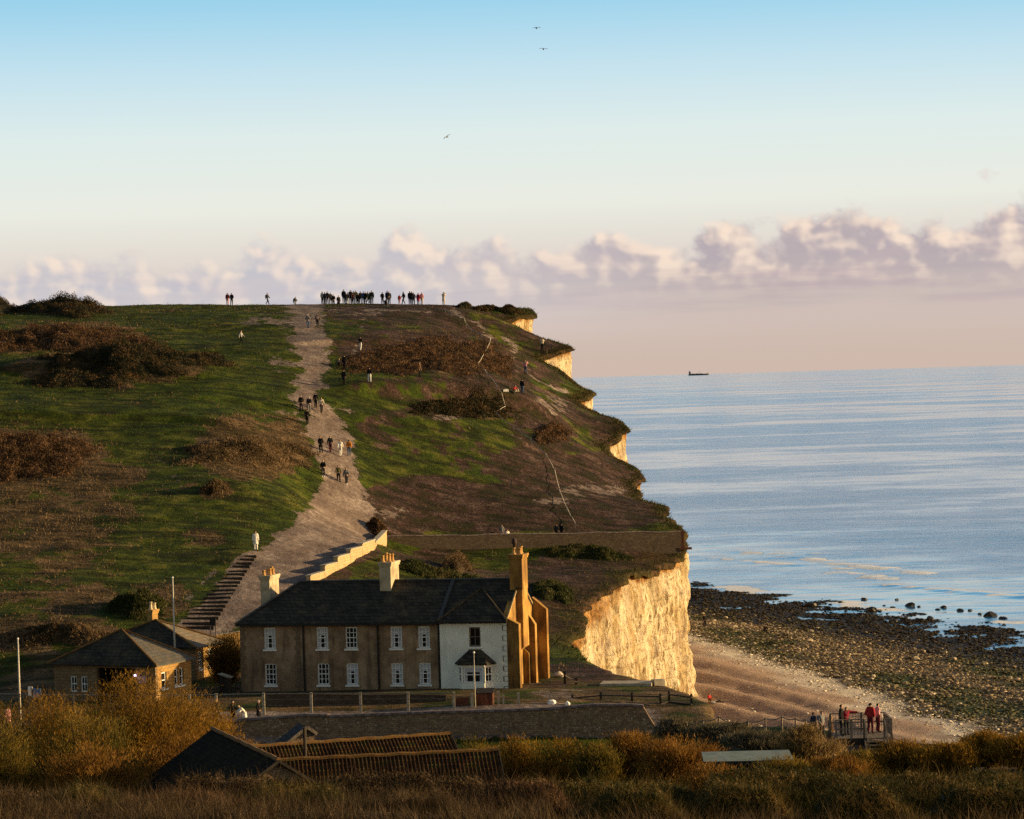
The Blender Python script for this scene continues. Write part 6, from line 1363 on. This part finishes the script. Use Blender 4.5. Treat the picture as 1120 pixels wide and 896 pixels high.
def onpf(px, dy): 
    d = ray(px, 800); Y = 180+dy; return Vector((d[0]*Y/d[1], Y, PZ+.003))
person(onpf(920.5, .6), 'stand', 1.3, 'black', 'black', 'dark red', 'person in black on the platform next to the pale sleeved woman', scale=1.1)
person(onpf(926, .9), 'point', .4, 'crimson', 'charcoal', 'brown', 'woman with a crimson bag holding out a pale arm on the platform', scale=.98)
person(onpf(952.5, 1.2), 'pockets', 2.6, 'red', 'maroon', 'black', 'person in a red top standing at the far right railing of the platform', scale=1.08, coat=False)
person(onpf(960.5, 1.7), 'pockets', 1.9, 'pink', 'maroon', 'black', 'person in a pink top at the far right railing of the platform', scale=1.02)
def onbeach(px, py):
    Y = np.arange(260, 620, .5); d = ray(px, py); X = d[0]*Y/d[1]; Z = CAM[2]+d[2]*Y/d[1]; h = HB(X, Y); k = np.nonzero(Z <= h)[0][0]; return Vector((X[k], Y[k], h[k]))
person(onbeach(775.6, 769), 'sit', .9, 'red', 'tan', 'brown', 'person in red sitting on the shingle below the chalk face', scale=1.15)
person(onbeach(782.5, 770), 'lie', 1.9, 'pale grey', 'charcoal', 'brown', 'person lying on the shingle beside the sitter in red', scale=1.1)
person(onbeach(771, 686), 'stand', .5, 'black', 'black', 'black', 'dark figure on the rocks just right of the chalk headland', scale=1.15)
person(onbeach(836.7, 693), 'crouch', .5, 'black', 'charcoal', 'brown', 'dark figure stooping among the weedy rocks of the foreshore', scale=1.25)
# picnic bag, pushchair
g = ground(553, 430, 262, 480); m = MB(); m.box((g.x, g.y, g.z+.15), (.75, .5, .3), .3); m.box((g.x+.05, g.y, g.z+.33), (.4, .12, .05), .3); tag(m.build('picnic_bag', cloth('white_cloth', CL['white'])), 'white picnic bag lying on the bank beside the sitter in red', 'bag')
c = sky_(422.6, 9); t = thing('pushchair', 'dark pushchair among the people on the brow', 'pushchair', c, 1.3)
MB().prism([(-.35, .45), (.30, .40), (.36, .55), (-.20, .60), (-.42, 1.05), (-.52, 1.0)], -.22, .22, 'y').build('seat', cloth('charcoal_cloth', CL['charcoal']), t)
m = MB()
for y in (-.25, .25): m.bar((-.55, y, .15), (.15, y, .62), .035); m.bar((.45, y, .15), (-.62, y, 1.05), .035)
m.bar((-.62, -.25, 1.05), (-.62, .25, 1.05), .04); m.build('frame', M_['steel'], t)
for x in (-.55, .45):
    for y in (-.29, .29):
        w = MB(); w.tube([(x, y-.025, .17), (x, y+.025, .17)], .17, 12); w.build('wheel', M_['black'], t)
# ------------------------------------------------------------------ daylight: low sun from the right, a little behind the camera
SUN_AZ = 86.0   # degrees clockwise from +Y
SUN_EL = 9.5
sl = bpy.data.lights.new('sun', 'SUN'); so_ = bpy.data.objects.new('sun', sl); COL.objects.link(so_)
sd_ = Vector((math.sin(math.radians(SUN_AZ))*math.cos(math.radians(SUN_EL)), math.cos(math.radians(SUN_AZ))*math.cos(math.radians(SUN_EL)), math.sin(math.radians(SUN_EL))))
so_.rotation_euler = sd_.to_track_quat('Z', 'Y').to_euler()
sl.energy = 5.0; sl.angle = math.radians(.5); sl.color = (1.0, .70, .32)
def world():
    w = bpy.data.worlds.new('World'); S.world = w; w.use_nodes = True
    t = NT(w.node_tree); bg = t.N['Background']; bg.inputs['Strength'].default_value = .1
    sky = t.n('ShaderNodeTexSky', sky_type='NISHITA'); sky.sun_disc = False
    sky.sun_elevation = math.radians(SUN_EL); sky.sun_rotation = math.radians(SUN_AZ); sky.altitude = 40; sky.air_density = 1.0; sky.dust_density = .7; sky.ozone_density = 1.4
    g = t.n('ShaderNodeTexCoord').outputs['Generated']
    sp = t.n('ShaderNodeSeparateXYZ'); t.L.new(g, sp.inputs[0])
    az = t.math('MULTIPLY', t.math('ARCTAN2', sp.outputs[0], sp.outputs[1]), 180/PI)
    el = t.math('MULTIPLY', t.math('ARCSINE', sp.outputs[2]), 180/PI)
    # clear evening sky near the horizon: mauve, cream, then blue
    k = t.math('DIVIDE', el, 30.0, clamp=True)
    def c(r, gg, b_):  # display value -> light, in units of the 0.1 background
        f = lambda x: ((x/255+.055)/1.055)**2.4
        return (f(r)*SKYK, f(gg)*SKYK, f(b_)*SKYK)
    SKYK = 1.0
    clear = t.ramp(k, [(0, c(206, 185, 172)), (.4/30, c(207, 187, 175)), (1.1/30, c(212, 194, 184)), (2.2/30, c(226, 217, 208)), (3.2/30, c(234, 236, 226)), (4.6/30, c(222, 236, 234)), (5.8/30, c(196, 226, 238)), (7.0/30, c(160, 212, 236)), (9/30, c(122, 190, 234)), (16/30, c(88, 156, 216)), (1, c(95, 150, 200))])
    # cumulus bank: envelope over azimuth + fractal edge
    fc = t.n('ShaderNodeFloatCurve'); cv = fc.mapping.curves[0]
    pts = [(-9.8, 2.15), (-9.0, 2.35), (-8.3, 2.55), (-7.4, 2.2), (-6.3, 2.2), (-5.3, 2.25), (-4.4, 2.5), (-3.6, 2.25), (-2.9, 2.2), (-1.8, 2.75), (-1.0, 2.55), (-.2, 2.4), (.8, 2.2), (1.6, 2.65), (2.1, 2.6), (2.9, 2.3), (3.8, 2.45), (4.4, 2.6), (5.0, 2.5), (5.6, 2.75), (6.2, 2.8), (6.9, 2.7), (7.6, 2.6), (8.4, 2.55), (9.0, 2.7), (9.8, 2.85)]
    pts = [((a+12)/24, e/5) for a, e in pts]
    cv.points[0].location = (0, 2.2/5); cv.points[1].location = (1, 2.6/5)
    for q in pts: cv.points.new(*q)
    fc.mapping.update()
    t.L.new(t.math('DIVIDE', t.math('ADD', az, 12.0), 24.0, clamp=True), fc.inputs['Value'])
    env = t.math('MULTIPLY', fc.outputs[0], 5.0)
    def dens(dx, dy, det=7, sc_=1.15):
        cx = t.n('ShaderNodeCombineXYZ'); t.L.new(t.math('ADD', az, dx), cx.inputs[0]); t.L.new(t.math('MULTIPLY', t.math('ADD', el, dy), 1.15), cx.inputs[1])
        return t.noise(cx.outputs[0], sc_, det, .54, .12)
    n = dens(3.3, 0); ns = dens(3.3+.20, .12, 2.6); nd = dens(3.3, 0, 2.6)
    d = t.math('ADD', t.math('SUBTRACT', env, el), t.math('MULTIPLY', t.math('SUBTRACT', n, .5), 1.9))
    d = t.math('ADD', d, .03)
    dens_f = t.smooth(d, -.10, .34)
    lit = t.smooth(t.math('ADD', t.math('SUBTRACT', nd, ns), t.math('MULTIPLY', t.math('SUBTRACT', .55, d), .05)), -.08, .15)
    lit = t.math('MULTIPLY', lit, t.smooth(el, .9, 1.8))
    side = t.smooth(az, -4.0, 5.0)
    sh = t.mix(side, c(197, 195, 202), c(182, 171, 177))
    li = t.mix(side, c(244, 226, 210), c(250, 228, 208))
    cl = t.mix(lit, sh, li)
    low = t.mix(side, c(218, 210, 206), c(203, 189, 182))
    cl = t.mix(t.math('MAXIMUM', t.smooth(el, 1.0, 2.2), t.math('MULTIPLY', t.smooth(el, .6, 1.4), t.math('SUBTRACT', 1.0, side))), low, cl)
    wisp = t.smooth(t.noise(t.mapv(g, (26, 26, 120)), 1.0, 6, .6, .4), .38, .66)
    cl = t.mix(t.math('MULTIPLY', wisp, .3), cl, t.mix(side, c(226, 212, 206), c(210, 190, 186)))
    str_ = t.math('MULTIPLY', t.smooth(t.noise(t.mapv(g, (14, 14, 190), (2, 0, 0)), 1.0, 5, .55, .3), .42, .68), t.math('MULTIPLY', t.smooth(el, .75, 1.2), t.smooth(el, 2.3, 1.6)))
    cl = t.mix(t.math('MULTIPLY', str_, .55), cl, t.mix(side, c(200, 192, 198), c(184, 166, 174)))
    lay = t.math('MULTIPLY', dens_f, t.smooth(el, .2, 1.5))
    near = t.mix(lay, clear, cl)
    pn = t.smooth(t.math('ADD', n, t.math('MULTIPLY', t.math('ABSOLUTE', t.math('SUBTRACT', el, 3.45)), -.25)), .62, .74, 0, .5)
    near = t.mix(t.math('MULTIPLY', pn, t.smooth(az, 3.5, 5.5)), near, c(226, 208, 206))
    sc = t.n('ShaderNodeVectorMath', operation='SCALE'); t.L.new(near, sc.inputs[0]); sc.inputs['Scale'].default_value = NEARK
    skc = t.n('ShaderNodeVectorMath', operation='SCALE'); t.L.new(sky.outputs[0], skc.inputs[0]); skc.inputs['Scale'].default_value = SKYMUL
    skt = t.mix(1.0, skc.outputs[0], (1.3, 1.04, .82), 'MULTIPLY')
    fac = t.math('MAXIMUM', t.smooth(el, 12, 32), t.smooth(t.math('ABSOLUTE', az), 28, 80))
    fin = t.mix(fac, sc.outputs[0], skt)
    t.L.new(fin, bg.inputs['Color'])
NEARK = 10.0/2**EXPO; SKYMUL = .85
world()
S.view_settings.view_transform = 'Standard'; S.view_settings.look = 'None'; S.view_settings.gamma = 1; S.view_settings.use_curve_mapping = False
S.view_settings.exposure = EXPO
S.cycles.max_bounces = 6; S.cycles.diffuse_bounces = 3; S.cycles.glossy_bounces = 3; S.cycles.transmission_bounces = 3; S.cycles.transparent_max_bounces = 8
S.cycles.use_denoising = False
S.cycles.sample_clamp_indirect = 6
